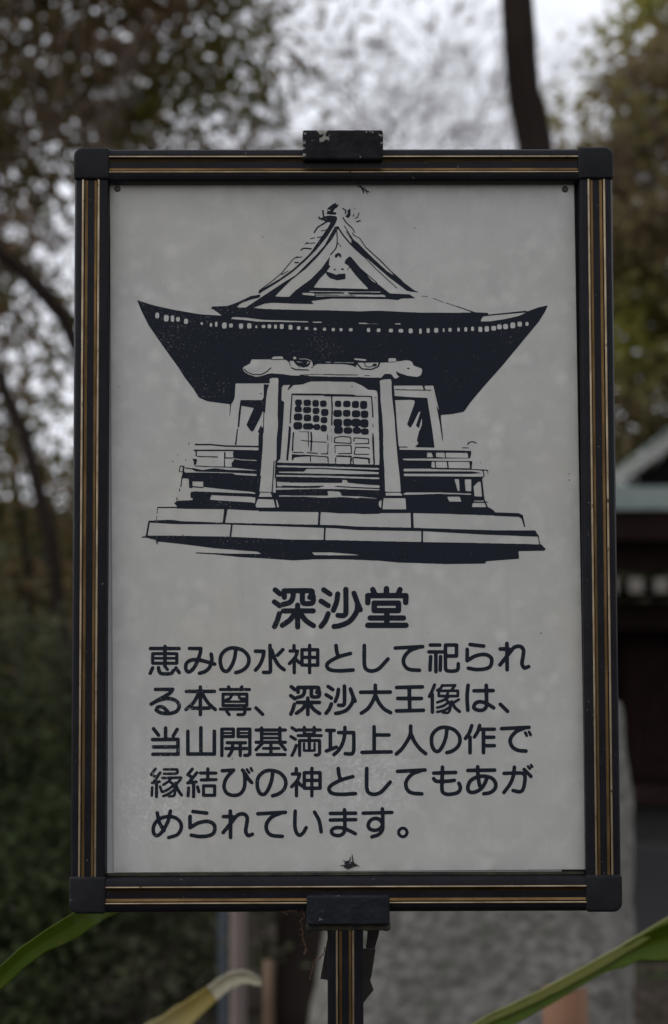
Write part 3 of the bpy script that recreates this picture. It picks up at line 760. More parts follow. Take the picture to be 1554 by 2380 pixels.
# ------------------------------------------------------------------ the setting
def ground():
    n = 60; V = []; F = []
    for j in range(n + 1):
        for i in range(n + 1):
            u = (i / n - .5) * 2; v = (j / n - .5) * 2
            x = math.copysign(abs(u) ** 2.6, u) * 900; y = math.copysign(abs(v) ** 2.6, v) * 900
            z = 0.0
            d = y - 22
            if d > 0: z = 5.5 * (1 - math.exp(-d / 18)) * (1 - math.exp(-d * d / 90))
            if y > 3: z += .10 * (noise.noise(Vector((x * .25, y * .25, 3))) ) * min(1, (y - 3) / 6)
            V.append((x, y, z))
    for j in range(n):
        for i in range(n):
            a = j * (n + 1) + i; F.append((a, a + 1, a + n + 2, a + n + 1))
    o = link('ground', mesh_from('ground', V, F), [M_ground], smooth=True); tag(o, kind='structure')
ground()

# the swept court in front of the hall
pv = box_me('gravel_path', 1.0, 14.0, 7.6, 13.7, -.02, .06)
tag(link('path', pv, [M_pave]), kind='structure')

# ------------------------------------------------------------------ trees
TWIGGY = dict(lw=.3)
def crown_quads(rnd, blobs, n, leaf, droop=0.6, clump=.22, per=45, lw=.5):
    """leaf-sized quads gathered in drooping sprays inside ellipsoids (cx,cy,cz,rx,ry,rz)"""
    nc = max(1, n // per); C = np.zeros((nc, 3)); rg = np.random.default_rng(rnd)
    vol = np.array([b[3] * b[4] * b[5] for b in blobs]); pick = rg.choice(len(blobs), nc, p=vol / vol.sum())
    d = rg.normal(size=(nc, 3)); d /= np.linalg.norm(d, axis=1)[:, None]
    r = rg.random(nc) ** (1 / 2.4); B = np.array(blobs)
    C = B[pick, :3] + d * r[:, None] * B[pick, 3:6]
    A = rg.normal(size=(nc, 3)) * [1, 1, .35]; A[:, 2] -= droop; A /= np.linalg.norm(A, axis=1)[:, None]
    ci = np.repeat(np.arange(nc), per); m = len(ci)
    t = rg.normal(size=m) * clump * 1.6
    P = C[ci] + A[ci] * t[:, None] + rg.normal(size=(m, 3)) * clump * .38
    u = A[ci] + rg.normal(size=(m, 3)) * .6; u /= np.linalg.norm(u, axis=1)[:, None]
    v = np.cross(u, rg.normal(size=(m, 3))); v /= np.linalg.norm(v, axis=1)[:, None]
    s = leaf * (.6 + .8 * rg.random(m))[:, None]
    a, b = u * s, v * s * lw
    return np.stack([P - a, P - b * .9, P + a, P + b * .9], 1)
def limbs(rnd, base, top, blobs, r0, nl=3):
    out = []
    for b in blobs:
        for k in range(nl):
            t = rnd.uniform(.35, .95); p = base.lerp(top, t)
            e = Vector((b[0] + rnd.uniform(-.7, .7) * b[3], b[1] + rnd.uniform(-.7, .7) * b[4], b[2] + rnd.uniform(-.7, .7) * b[5]))
            m = p.lerp(e, .5) + Vector((rnd.uniform(-.2, .2), rnd.uniform(-.2, .2), rnd.uniform(-.1, .3)))
            out.append(tube([p, p.lerp(m, .5), m, m.lerp(e, .6), e], [r0 * .42, r0 * .32, r0 * .22, r0 * .14, r0 * .05], 5))
    return join(out)
def tree(name, label, cat, trunk, radii, blobs, n, leaf, lmat, bmat, seed, group=None, nl=3, **kw):
    rnd = random.Random(seed); base = Vector(trunk[0])
    root = empty(name, base); tag(root, label, cat, group)
    loc = lambda V: [Vector(v) - base for v in V]
    pts = []; rr = []
    for i in range(len(trunk) - 1):
        a, b = Vector(trunk[i]), Vector(trunk[i + 1])
        for k in range(4):
            pts.append(a.lerp(b, k / 4)); rr.append(radii[i] + (radii[i + 1] - radii[i]) * k / 4)
    pts.append(Vector(trunk[-1])); rr.append(radii[-1])
    V, F = tube(pts, rr, 12, .10, rnd); link('trunk', mesh_from('trunk', loc(V), F), [bmat], root, True)
    if nl:
      V, F = limbs(rnd, Vector(trunk[0]), Vector(trunk[-1]), blobs, radii[-1] * 1.0 + .015, nl)
      link('limbs', mesh_from('limbs', loc(V), F), [bmat], root, True)
    P = crown_quads(seed, blobs, n, leaf, **kw) - np.array(base)[None, None, :]
    link('crown', quads('crown', P), [lmat], root)
    return root
G = 'evergreens behind the sign'
tree('evergreen_tree', 'brown green evergreen filling the upper left, its drooping sprays letting white sky through', 'tree',
     [(-3.3, 9.6, 0), (-3.2, 9.7, 3.5), (-3.0, 9.9, 8)], [.24, .20, .10],
     [(-2.0, 10.0, 5.0, 1.9, 1.1, 1.5), (-1.0, 10.4, 6.3, 2.0, 1.2, 1.1), (-3.6, 9.8, 4.4, 1.3, 1.0, 1.8), (-.95, 9.9, 4.75, .75, .8, .75)], 33000, .056, M_leafA, M_bark, 11, G, clump=.27, lw=.3)
lean_pts = [at(185, 1900, 9.6), at(150, 1520, 9.6), at(118, 1250, 9.6), at(58, 1010, 9.6), at(-20, 840, 9.6), at(-220, 500, 9.6)]
lean_pts[0].z = 0
tree('evergreen_tree', 'dark evergreen at the left edge with a slanting trunk and lower grey lit sprays', 'tree',
     lean_pts, [.045, .036, .033, .030, .026, .02],
     [(-2.3, 9.4, 3.0, 1.1, .8, 1.0), (-1.7, 9.2, 2.0, 1.0, .8, .75), (-2.6, 9.2, 1.6, 1.1, .8, .9)], 11000, .050, M_leafA, M_bark, 12, G, clump=.2, lw=.3)
forked = [at(330, 1500, 10.6), at(250, 980, 10.6), at(150, 740, 10.6), at(60, 640, 10.6), at(-60, 540, 10.6), at(-300, 420, 10.6)]
forked[0].z = 0
tree('evergreen_tree', 'evergreen whose thin dark trunk slants up to the left above the leaning one', 'tree', forked, [.06, .045, .036, .034, .03, .02],
     [(-2.6, 10.8, 5.6, 1.2, .8, .7)], 5000, .05, M_leafA, M_bark, 16, G, clump=.2, lw=.3)
tree('evergreen_tree', 'tall thin topped evergreen standing farther back behind the left leaves', 'tree',
     [(-3.4, 17, 0), (-3.3, 17, 4), (-3.1, 17, 9)], [.2, .16, .08],
     [(-1.7, 17, 6.0, 1.6, 1.3, 1.6), (-3.6, 16.5, 4.6, 1.6, 1.3, 2.6), (-1.5, 16.8, 2.6, 2.4, 1.2, 1.2)], 10000, .06, M_leafA, M_bark, 13, G, clump=.26)
tree('olive_tree', 'broad olive green tree closing the upper right above the hall roof', 'tree',
     [(3.6, 16.5, 0), (3.5, 16.5, 3), (3.6, 16.5, 8)], [.24, .2, .1],
     [(3.15, 16.6, 4.3, 1.35, 1.0, 1.75), (4.5, 16.6, 5.6, 1.6, 1.0, 1.9), (2.25, 16.6, 3.6, .75, .8, 1.3), (2.75, 16.6, 5.2, .95, .8, 1.15), (3.45, 16.6, 6.5, .95, .8, 1.0), (5.0, 16.6, 3.4, 1.6, 1, 1.4)], 50000, .06, M_leafB, M_bark2, 14, G, clump=.2)
# dark bare trunk against the sky, with a bend just above the board
t1 = [at(1292, 1700, 8.6), at(1280, 900, 8.6), at(1252, 480, 8.6), at(1244, 330, 8.6), at(1218, 210, 8.6), at(1206, 60, 8.6), at(1196, -120, 8.6), at(1180, -600, 8.7)]
t1[0].z = 0
tree('dark_trunk_tree', 'dark bending trunk standing against the white sky right of the top bracket', 'tree',
     t1, [.13, .09, .077, .072, .067, .064, .060, .045],
     [(0, 6.0, 6.8, 4.0, 2.6, .7), (-3.5, 7.0, 7.2, 3.5, 3, .8), (3.6, 6.5, 7.0, 3.6, 3, .8), (.2, 10.0, 8.2, 4.0, 2.4, .8)], 10000, .13, M_leafA, M_bark, 15, nl=0, clump=.2)  # crown spread wide and out of view, added to shade slab, hall and ground

def bare_tree(name, label, base, h, seed, spread, mat_, r0, lean=(0, 0), depth=6):
    rnd = random.Random(seed); out = []
    def grow(p, d, l, r, k):
        pts = [p]; q = p.copy(); dd = d.copy()
        for i in range(4):
            dd = (dd + Vector((rnd.uniform(-1, 1), rnd.uniform(-1, 1), rnd.uniform(-.4, .7))) * .13).normalized()
            q = q + dd * l / 4; pts.append(q)
        out.append(tube(pts, [r * (1 - .1 * i) for i in range(5)], 5 if k < 3 else 3))
        if k < depth:
            for j in range(3 if k < depth - 1 else 4):
                s = rnd.uniform(.3, 1)
                pp = pts[2].lerp(pts[4], s) if j else pts[4]
                nd_ = (dd + Vector((rnd.uniform(-1, 1), rnd.uniform(-1, 1), rnd.uniform(-.7, .7))) * spread).normalized()
                grow(pp, nd_, l * rnd.uniform(.58, .82), r * .77, k + 1)
    root = empty(name, base); tag(root, label, 'tree')
    tp = [Vector((0, 0, 0)), Vector((lean[0] * .3, lean[1] * .3, h * .18)), Vector((lean[0], lean[1], h * .38))]
    V, F = tube(tp, [r0 * 1.3, r0 * 1.1, r0], 9); link('trunk', mesh_from('trunk', V, F), [mat_], root, True)
    grow(tp[-1], Vector((lean[0] * .4, 0, 1)).normalized(), h * .2, r0 * .8, 0)
    V, F = join(out); link('branches', mesh_from('branches', V, F), [mat_], root)
for k_, (x_, y_, h_, s_, lab_) in enumerate((
    (.15, 17.0, 7.6, 5, 'leafless grey tree whose fine twigs veil the white sky left of the top bracket'),
    (.75, 17.6, 7.4, 6, 'leafless twiggy tree whose top shows straight above the top bracket'),
    (1.35, 18.5, 7.8, 17, 'leafless tree with a haze of grey twigs close left of the dark bending trunk'),
    (2.35, 18.8, 7.9, 23, 'leafless tree whose twig tips show between the dark bending trunk and the olive tree'),
    (3.1, 14.2, 6.6, 9, 'leafless pinkish grey tree with slanting branches in front of the olive tree'),
    (-1.9, 8.9, 4.6, 21, 'leafless pinkish tree with fine twigs among the evergreens beside the left rail'),
    (-.9, 12.5, 6.4, 27, 'leafless tree with brown twigs between the evergreens and the open sky'))):
    bare_tree('bare_tree', lab_, Vector((x_, y_, 0)), h_, s_, .95, M_twig if k_ < 4 else M_twigw, .0095 if k_ < 4 else .018, (.2, 0), 6 if k_ in (0, 1, 2) else 7)

def bush(label, blobs, n, leaf, m, seed, name='bush'):
    base = Vector((blobs[0][0], blobs[0][1], 0)); rnd = random.Random(seed)
    root = empty(name, base); tag(root, label, 'bush')
    st = []
    for k in range(9):
        b = blobs[k % len(blobs)]
        e = Vector((b[0] + rnd.uniform(-.6, .6) * b[3], b[1] + rnd.uniform(-.5, .5) * b[4], b[2] + rnd.uniform(-.2, .6) * b[5])) - base
        s = Vector((e.x * .4, e.y * .4, 0)); st.append(tube([s, s.lerp(e, .5) + Vector((0, 0, .1)), e], [.02, .014, .005], 5))
    V, F = join(st); link('stems', mesh_from('stems', V, F), [M_bark2], root)
    link('foliage', quads('foliage', crown_quads(seed, blobs, n, leaf, droop=.1, clump=.12, per=40, lw=.6) - np.array(base)[None, None, :]), [m], root)
bush('dark green bush with grey lit tips beside the lower left of the frame', [(-1.55, 6.0, 1.05, .8, .5, .6), (-2.3, 6.2, .8, .7, .5, .7), (-1.2, 6.0, .55, .6, .4, .5)], 16000, .024, M_leafC, 31)
bush('low dark green shrub under the lower left corner of the sign', [(-.75, 5.6, .45, .55, .4, .4), (-1.5, 5.2, .3, .7, .4, .35)], 11000, .021, M_leafC, 32)
bush('leafy green shrub behind the pale pinkish pole', [(-.42, 6.6, .85, .35, .3, .28), (-.75, 6.9, .7, .4, .4, .4)], 6500, .024, M_leafC, 33)
bush('dense evergreen hedge bush in the shade behind the left shrubs', [(-2.9, 12.0, .9, 1.2, .8, 1.25), (-1.5, 12.2, .7, 1.1, .8, .75), (-.3, 12.3, 1.1, .9, .8, 1.5), (.75, 12.4, .8, .7, .6, .9)], 17000, .06, M_leafC, 34)
bush('dark bush showing just above the roof line of the hall', [(2.6, 20.4, 2.0, 1.4, .7, 1.6), (4.8, 20.6, 3.6, 2.0, .7, 1.7)], 9000, .06, M_leafC, 35)

# far wood on the rising ground: one mass
rg = crown_quads(77, [(x, 40 + 6 * math.sin(x), 2.2 + .8 * math.sin(x * 1.7), 3.4, 2.5, 1.9) for x in range(-26, 27, 4)] +
                     [(x, 34, 1.6, 3.0, 2.0, 1.6) for x in range(-20, 21, 4)], 62000, .22, droop=.3, clump=.5, per=40, lw=.6)
tag(link('far_woods', quads('far_woods', rg), [M_leafD]), 'dull green wood on the slope behind all the trees', 'woods', kind='stuff')

# fallen leaves on the soil
g = np.random.default_rng(4); n = 9000
P = np.stack([g.uniform(-3.5, 3.5, n), g.uniform(1.0, 11, n), g.uniform(.005, .03, n)], 1)
a = g.uniform(0, 6.28, n); s = g.uniform(.02, .045, n)
u = np.stack([np.cos(a), np.sin(a), g.uniform(-.3, .3, n)], 1) * s[:, None]; v = np.stack([-np.sin(a), np.cos(a), g.uniform(-.3, .3, n)], 1) * s[:, None] * .5
tag(link('leaf_litter', quads('leaf_litter', np.stack([P - u, P - v, P + u, P + v], 1)), [M_bark2]), 'brown fallen leaves scattered over the soil', 'leaf litter', kind='stuff')

# ------------------------------------------------------------------ temple hall at the right
DH = 14.2                                       # world y of the eave edge
u = (DH - CY) / (50 / 23.5 * 2380)              # metres per photo pixel there
hall = empty('temple_hall', (5.6, DH + 2.2, 0)); HX, HY = 5.6, DH + 2.2
tag(hall, 'dark timber temple hall with pale green copper roof edges and white rafter ends', 'temple hall')
def hp(name, me, m, sm=False):
    me.transform(Matrix.Translation((-HX, -HY, 0))); return link(name, me, [m], hall, sm)
xl, xr = 1.35, 9.85
ze = at(1500, 1157, DH - CY).z                  # eave band centre height
hp('eave_band', box_me('eave_band', xl, xr, DH, DH + .16, ze - .085, ze + .085), M_copper)
# copper roof slope behind the band and gable with barge boards
hp('roof', mesh_from('roof', [(xl, DH + .02, ze + .088), (xr, DH + .02, ze + .088), (xr - .6, DH + 1.5, ze + .17), (xl + .6, DH + 1.5, ze + .17),
    (xl, DH + 4.6, ze + .088), (xr, DH + 4.6, ze + .088), (xr - .6, DH + 3.2, ze + .17), (xl + .6, DH + 3.2, ze + .17)],
    [(0, 1, 2, 3), (5, 4, 7, 6), (4, 0, 3, 7), (1, 5, 6, 2), (3, 2, 6, 7)]), M_copper)
b0 = at(1395, 1140, DH + .25 - CY); b1 = at(1554, 1018, DH + .25 - CY); sl_ = (b1.z - b0.z) / (b1.x - b0.x)
apex = Vector((HX, DH + .25, b0.z + sl_ * (HX - b0.x)))
def barge(sgn):
    x0 = HX - sgn * (HX - b0.x); t = .055
    pts = []
    for k in range(9):
        f = k / 8; x = x0 + (HX - x0) * f; z = b0.z + (apex.z - b0.z) * (f + .10 * (f * f - f)); pts.append((x, z))
    out = [(x, z + t) for x, z in pts] + [(x, z - t) for x, z in reversed(pts)]
    hp('barge_board', prism_me('barge_board', out, DH + .17, DH + .30), M_barge)
barge(1); barge(-1)
gx0, gx1 = b0.x + .2, 2 * HX - b0.x - .2
hp('gable_wall', prism_me('gable_wall', [(gx0, ze + .09), (gx1, ze + .09), (HX, apex.z - .1)], DH + .31, DH + .45), M_gable)
hp('gable_roof', mesh_from('gable_roof', [(b0.x, DH + .28, b0.z + .05), (HX, DH + .28, apex.z + .05), (HX, DH + 4.2, apex.z + .05), (b0.x, DH + 4.2, b0.z + .05),
    (2 * HX - b0.x, DH + .28, b0.z + .05), (2 * HX - b0.x, DH + 4.2, b0.z + .05)], [(0, 1, 2, 3), (1, 4, 5, 2)]), M_copper)
hp('ridge', box_me('ridge', HX - .14, HX + .14, DH + .2, DH + 4.3, apex.z - .02, apex.z + .3), M_copper)
hp('fascia', box_me('fascia', xl + .03, xr - .03, DH + .08, DH + .2, ze - .30, ze - .087), M_fascia)
hp('beam', box_me('beam', xl + .1, xr - .1, DH + .5, DH + .7, ze - .52, ze - .31), M_fascia)
hp('soffit', box_me('soffit', xl + .06, xr - .06, DH + .21, DH + 4.4, ze - .13, ze - .09), M_wood)
# rafter ends in a row under the eave: white painted squares
p0 = at(1479, 1360, DH + .3 - CY); pitch = 60 * u; rs = .058
rm = box_me('rafter', -rs, rs, 0, 1.4, -rs, rs); em = box_me('rafter_end', -rs + .004, rs - .004, -.006, -.001, -rs + .004, rs - .004)
i0 = math.ceil((xl + .15 - p0.x) / pitch); i1 = math.floor((xr - .15 - p0.x) / pitch)
for i in range(i0, i1 + 1):
    r = link('rafter', rm, [M_wood] if i == i0 else None, hall); r.location = (p0.x + i * pitch - HX, DH + .3 - HY, p0.z)
    e = link('rafter_end', em, [M_white] if i == i0 else None, r)
zb = p0.z - .1
hp('purlin', box_me('purlin', xl + .1, xr - .1, DH + .9, DH + 1.1, zb - .22, zb), M_wood)
hp('wall', box_me('wall', 2.2, 9.0, DH + 1.5, DH + 1.6, .3, zb), M_wood)
hp('wall', box_me('wall', 2.2, 2.3, DH + 1.601, DH + 4.2, .3, zb), M_wood)
for k in range(6):
    x = 2.25 + k * 1.34
    hp('column', mesh_from('column', *tube([(x, DH + 1.42, .3), (x, DH + 1.42, zb)], [.10, .095], 12)), M_wood, True)
for k in range(5):
    x = 2.25 + k * 1.34 + .67
    d = hp('lattice_door', box_me('lattice_door', x - .5, x + .5, DH + 1.44, DH + 1.498, .42, zb - .35), M_wood)
    for j in range(7):
        link('muntin', box_me('muntin', x - .44 + j * .146 - .012 - HX, x - .44 + j * .146 + .012 - HX, DH + 1.42 - HY, DH + 1.439 - HY, .5, zb - .42), [M_fascia], d)
hp('floor_edge', box_me('floor_edge', 1.9, 9.3, DH + .75, DH + 1.44, .26, .36), M_fascia)
hp('foundation', box_me('foundation', 2.0, 9.2, DH + 1.0, DH + 4.2, -.1, .259), M_stone)

# ------------------------------------------------------------------ granite monument
def monument():
    D = 5.4
    fr = [(700, 2740), (745, 2380), (792, 2120), (850, 1800), (935, 1660), (1080, 1590), (1230, 1575), (1350, 1600), (1405, 1668), (1425, 1800), (1432, 1980), (1434, 2380), (1436, 2740)]
    off = [(-20, 0), (-22, 0), (-24, -5), (-26, -20), (-20, -30), (0, -36), (10, -40), (40, -36), (58, -28), (66, -10), (70, 0), (70, 0), (70, 0)]
    c0 = at(1100, 2200, D); base = Vector((c0.x, c0.y, 0))
    front = [at(x, y, D) for x, y in fr]; 
    def dense(P, k=6):
        out = []
        for i in range(len(P) - 1):
            for j in range(k): out.append(P[i].lerp(P[i + 1], j / k))
        out.append(P[-1]); return out
    mid = [at(x + ox * 1.0, y + oy, D) + Vector((0, .20, 0)) for (x, y), (ox, oy) in zip(fr, off)]
    front, mid = dense(front), dense(mid); back = [p + Vector((0, .14, 0)) for p in mid]
    for r in (front, mid, back):
        for p in r:
            if p.z < 0: p.z = -.05
        r[0].z = r[-1].z = -.05
    n = len(front); ctr = Vector((c0.x, front[0].y, .62)); V = []; F = []
    rings = []
    for f in (1.0, .93, .8, .6, .4, .2):
        rings.append([ctr.lerp(p, f) for p in front])
    allr = [back, mid] + rings
    for ri, r in enumerate(allr):
        for p in r:
            q = p - base; k = noise.noise(Vector((q.x * 3.2, ri * .05, q.z * 3.2 + 7))); k2 = noise.noise(Vector((q.x * 11, 3, q.z * 11)))
            off_ = -.025 * k - .008 * k2 - (.012 if ri > 2 else 0)
            V.append(q + Vector((.012 * k2, off_, .01 * k if q.z > .05 else 0)))
    for a in range(len(allr) - 1):
        for i in range(n): j = (i + 1) % n; F.append((a * n + i, a * n + j, (a + 1) * n + j, (a + 1) * n + i))
    V.append(ctr - base + Vector((0, -.01, 0))); ce = len(V) - 1
    for i in range(n): F.append(((len(allr) - 1) * n + i, (len(allr) - 1) * n + (i + 1) % n, ce))
    F.append(tuple(range(n)))
    root = empty('stone_monument', base); tag(root, 'large upright slab of mottled grey granite behind the sign post', 'stone monument')
    o = link('slab', mesh_from('slab', V, F), [M_granite], root, True)
    link('plinth', box_me('plinth', -.62, .62, -.12, .62, -.06, .10), [M_stone], root)
monument()

# ------------------------------------------------------------------ posts and stakes behind the sign
def post(name, label, px0, px1, top, D, m, lean=0.0, cap=None, z0=0, cat='post'):
    a = at(px0, top, D); b = at(px1, top, D); r = (b.x - a.x) / 2; c = (a + b) / 2; base = Vector((c.x, c.y, 0))
    root = empty(name, base); tag(root, label, cat)
    h = c.z; rnd = random.Random(int(px0))
    pts = [Vector((lean * h * (k / 6 - 1), 0, h * k / 6)) for k in range(7)]
    V, F = tube(pts, [r * 1.03] * 6 + [r], 16, .03, rnd); o = link('shaft', mesh_from('shaft', V, F), [m], root, True)
    if cap:
        V, F = tube([(0, 0, h + .0005), (0, 0, h + .004), (0, 0, h + .0045)], [r * .97, r * .93, r * .3], 16); link('cut_end', mesh_from('cut_end', V, F), [cap], root)
post('wooden_post', 'short orange brown log post with a sawn top in front of the granite slab', 1262, 1366, 2298, 3.9, M_post_orange, cap=M_stake)
post('pale_pole', 'pinkish grey pole rising behind the left half of the bottom rail', 536, 574, 1900, 6.2, M_post_pink, cap=M_stake, cat='pole')
post('metal_pipe', 'thin blue grey pipe just left of the pinkish pole', 507, 528, 1880, 7.2, M_post_blue, cat='pipe')
post('garden_stake', 'short ochre stake between the pinkish pole and the brown trunk', 612, 636, 2232, 5.2, M_stake, cat='stake')
post('thick_post', 'thick brown timber post seen under the bottom rail left of the sign post', 642, 748, 1820, 7.4, M_bark, cap=M_bark)

# ------------------------------------------------------------------ strap leaved plants
def blade(root, path, widths, fold, m, rim=None, seed=0, up=(0, -.35, 1), name='leaf'):
    base = Vector(root.location); n = len(path); pts = [Vector(p) for p in path]
    # resample with catmull-rom
    P = []; W = []
    for i in range(n - 1):
        p0, p1, p2, p3 = pts[max(0, i - 1)], pts[i], pts[i + 1], pts[min(n - 1, i + 2)]
        for k in range(8):
            t = k / 8
            P.append(.5 * ((2 * p1) + (p2 - p0) * t + (2 * p0 - 5 * p1 + 4 * p2 - p3) * t * t + (3 * p1 - p0 - 3 * p2 + p3) * t ** 3))
            W.append(widths[i] + (widths[i + 1] - widths[i]) * (t * t * (3 - 2 * t)))
    P.append(pts[-1]); W.append(widths[-1])
    V = []; F = []; R = []; c = 13
    for i, p in enumerate(P):
        t = (P[min(len(P) - 1, i + 1)] - P[max(0, i - 1)]).normalized(); s = t.cross(Vector((0, -1, 0))); s = -s if s.z > 0 else s
        s = (s * 1.0 + Vector((0, .25, 0))).normalized(); nrm = s.cross(t).normalized()
        for j in range(c):
            q = (j / (c - 1) - .5) * 2
            wv = 1 + .03 * math.sin(i * 1.3 + j)
            V.append(p + s * q * W[i] * .5 * wv + nrm * fold * W[i] * abs(q) ** 1.3 + nrm * .012 * W[i] * ((-1) ** j) + nrm * .03 * W[i] * math.sin(i * .9 + j * .2) - base)
    for i in range(len(P) - 1):
        for j in range(c - 1):
            a_ = i * c + j; F.append((a_, a_ + 1, a_ + c + 1, a_ + c))
    o = link(name, mesh_from(name, V, F), [m], root, True)
    sm = o.modifiers.new('thickness', 'SOLIDIFY'); sm.thickness = .0006
    if rim:
        e = [V[i * c + 0] for i in range(len(P))]
        v, f = tube([x + Vector((0, -.0005, 0)) for x in e], [max(.0006, W[i] * .035) for i in range(len(P))], 6)
        link('leaf_edge', mesh_from('leaf_edge', v, f), [rim], o, True)
    return o
def stalk(root, p):
    b = Vector(root.location); d = (p[1] - p[0]); q = p[0] - d * .9 + Vector((0, 0, -.03))
    return [b, Vector((b.x * .7 + q.x * .3, q.y, b.z + (q.z - b.z) * .55)), q]
def extra(root, seed, n, m, hmax=.95):
    rnd = random.Random(seed); b = Vector(root.location)
    for k in range(n):
        an = rnd.uniform(0, 6.28); l = rnd.uniform(.25, .45); h = rnd.uniform(.35, 1) * hmax * .8
        d = Vector((math.cos(an), math.sin(an), 0))
        blade(root, [b, b + d * l * .25 + Vector((0, 0, h * .6)), b + d * l * .6 + Vector((0, 0, h)), b + d * l + Vector((0, 0, h * .9))], [.012, .03, .028, .002], .15, m)
# left: the arching blade passes behind the bottom left corner cap
D1 = 1.93
p = [at(-330, 2700, D1), at(-180, 2450, D1), at(-80, 2350, D1), at(0, 2273, D1), at(80, 2204, D1), at(165, 2155, D1 + .01), at(230, 2112, D1 + .03), at(330, 2070, D1 + .06), at(420, 2060, D1 + .1)]
r = empty('strap_leaf_plant', (p[0].x - .35, p[0].y + .05, 0)); tag(r, 'long green strap leaf arching up behind the bottom left corner of the frame', 'plant')
blade(r, stalk(r, p) + p, [.008, .008, .010, .012, .014, .015, .0155, .016, .021, .022, .018, .003], .12, M_blade)
extra(r, 3, 5, M_blade, .45)
# right: nearer blade with a pale folded edge
D2 = 1.42
p = [at(900, 2530, D2), at(1000, 2452, D2), at(1107, 2394, D2), at(1200, 2350, D2), at(1282, 2310, D2), at(1377, 2257, D2), at(1470, 2208, D2), at(1560, 2178, D2), at(1700, 2130, D2), at(1850, 2120, D2 + .02)]
r = empty('strap_leaf_plant', (p[0].x - .28, p[0].y + .02, 0)); tag(r, 'near green leaf with pale yellow folded edge rising to the lower right', 'plant')
blade(r, stalk(r, p) + p, [.006, .006, .007, .008, .010, .0115, .012, .0095, .008, .0145, .0255, .034, .02], .25, M_blade, seed=1)
q = [at(x_, y_, D2 - .004) for x_, y_ in ((900, 2520), (1107, 2386), (1200, 2341), (1277, 2304), (1377, 2250), (1477, 2191), (1554, 2143), (1700, 2060))]
blade(r, q, [.004, .0048, .006, .0062, .0066, .006, .005, .003], -.05, M_blade2, rim=M_rim, name='leaf')
extra(r, 4, 3, M_blade, .4)
# dry curled tip in front of the pale pole
D3 = 1.28
p = [at(200, 2510, D3), at(330, 2420, D3), at(420, 2362, D3), at(492, 2308, D3), at(527, 2281, D3), at(563, 2269, D3), at(590, 2276, D3), at(610, 2288, D3)]
r = empty('dry_leaf_plant', (p[0].x - .26, p[0].y, 0)); tag(r, 'plant whose dry yellow leaf ends in a pale curled tip below the bottom rail', 'plant')
blade(r, stalk(r, p) + p[:4], [.0055, .0055, .007, .0105, .0155, .0135, .0093], .2, M_dry)
blade(r, p[3:], [.0093, .0087, .0078, .0055, .002], .25, mat('bleached leaf tip', (.36, .33, .23), .9), name='leaf_tip')
extra(r, 6, 3, M_blade, .4)

# ------------------------------------------------------------------ the sign
sign = empty('information_sign', (0, 0, 0))
tag(sign, 'black and gold framed grey notice board with a temple drawing and Japanese text', 'sign')
Wf, Hf, MW = .2255, .3169, .0286
# cross-section of the extruded rail: (across from outer edge, depth) in mm, material of the strip that starts here
PROF = [(0, 8, 'c'), (0, -3.5, 'c'), (.5, -5.8, 'c'), (1.8, -7.8, 'c'), (4, -8.8, 'c'), (6.6, -9.2, 'g'), (7.1, -9.8, 'g'), (7.8, -9.9, 'g'), (8.3, -9.2, 'c'), (8.4, -7.2, 'c'), (9.2, -7.2, 'c'),
        (9.3, -9.0, 'b'), (10.2, -8.5, 'b'), (11.4, -8.1, 'c'), (17.0, -8.1, 'b'), (18.2, -8.5, 'b'), (19.0, -9.0, 'c'), (19.1, -7.4, 'c'), (19.5, -7.4, 'c'), (19.6, -9.2, 'g'), (20.1, -9.8, 'g'), (20.8, -9.9, 'g'), (21.3, -9.2, 'c'),
        (23.6, -8.9, 'c'), (26, -8.4, 'c'), (27.6, -7.4, 'c'), (28.6, -5.6, 'c'), (28.6, 8, 'c'), (0, 8, 'c')]
def rail(name, f, l0, l1, parent):
    """f(u, d, l) -> point; strips split by finish"""
    o = None
    for key, m, nm in (('c', M_coat, name), ('g', M_gold, 'gold_trim'), ('b', M_bronze, 'bronze_trim')):
        V = []; F = []
        for i in range(len(PROF) - 1):
            if PROF[i][2] != key: continue
            a, b = PROF[i], PROF[i + 1]; k = len(V)
            V += [f(a[0] / 1000, a[1] / 1000, l0), f(b[0] / 1000, b[1] / 1000, l0), f(b[0] / 1000, b[1] / 1000, l1), f(a[0] / 1000, a[1] / 1000, l1)]
            F.append((k, k + 1, k + 2, k + 3))
        if key == 'c':
            for l in (l0, l1):
                k = len(V); V += [f(a_[0] / 1000, a_[1] / 1000, l) for a_ in PROF[:-1]]; F.append(tuple(range(k, k + len(PROF) - 1)))
        me = mesh_from(nm, V, F); bm = bmesh.new(); bm.from_mesh(me); bmesh.ops.remove_doubles(bm, verts=bm.verts, dist=1e-6); bmesh.ops.recalc_face_normals(bm, faces=bm.faces); bm.to_mesh(me); bm.free()
        q = link(nm, me, [m], parent if key == 'c' else o)
        if key == 'c': o = q
        else: me.polygons.foreach_set('use_smooth', [True] * len(me.polygons))
    return o
rail('frame_rail', lambda u, d, l: (-Wf + u, d, SZ + l), -Hf + .029, Hf - .0265, sign)
rail('frame_rail', lambda u, d, l: (Wf - u, d, SZ + l), -Hf + .029, Hf - .0265, sign)
rail('frame_rail', lambda u, d, l: (l, d, SZ + Hf - u), -Wf + .029, Wf - .029, sign)
rail('frame_rail', lambda u, d, l: (l, d, SZ - Hf + u), -Wf + .029, Wf - .029, sign)
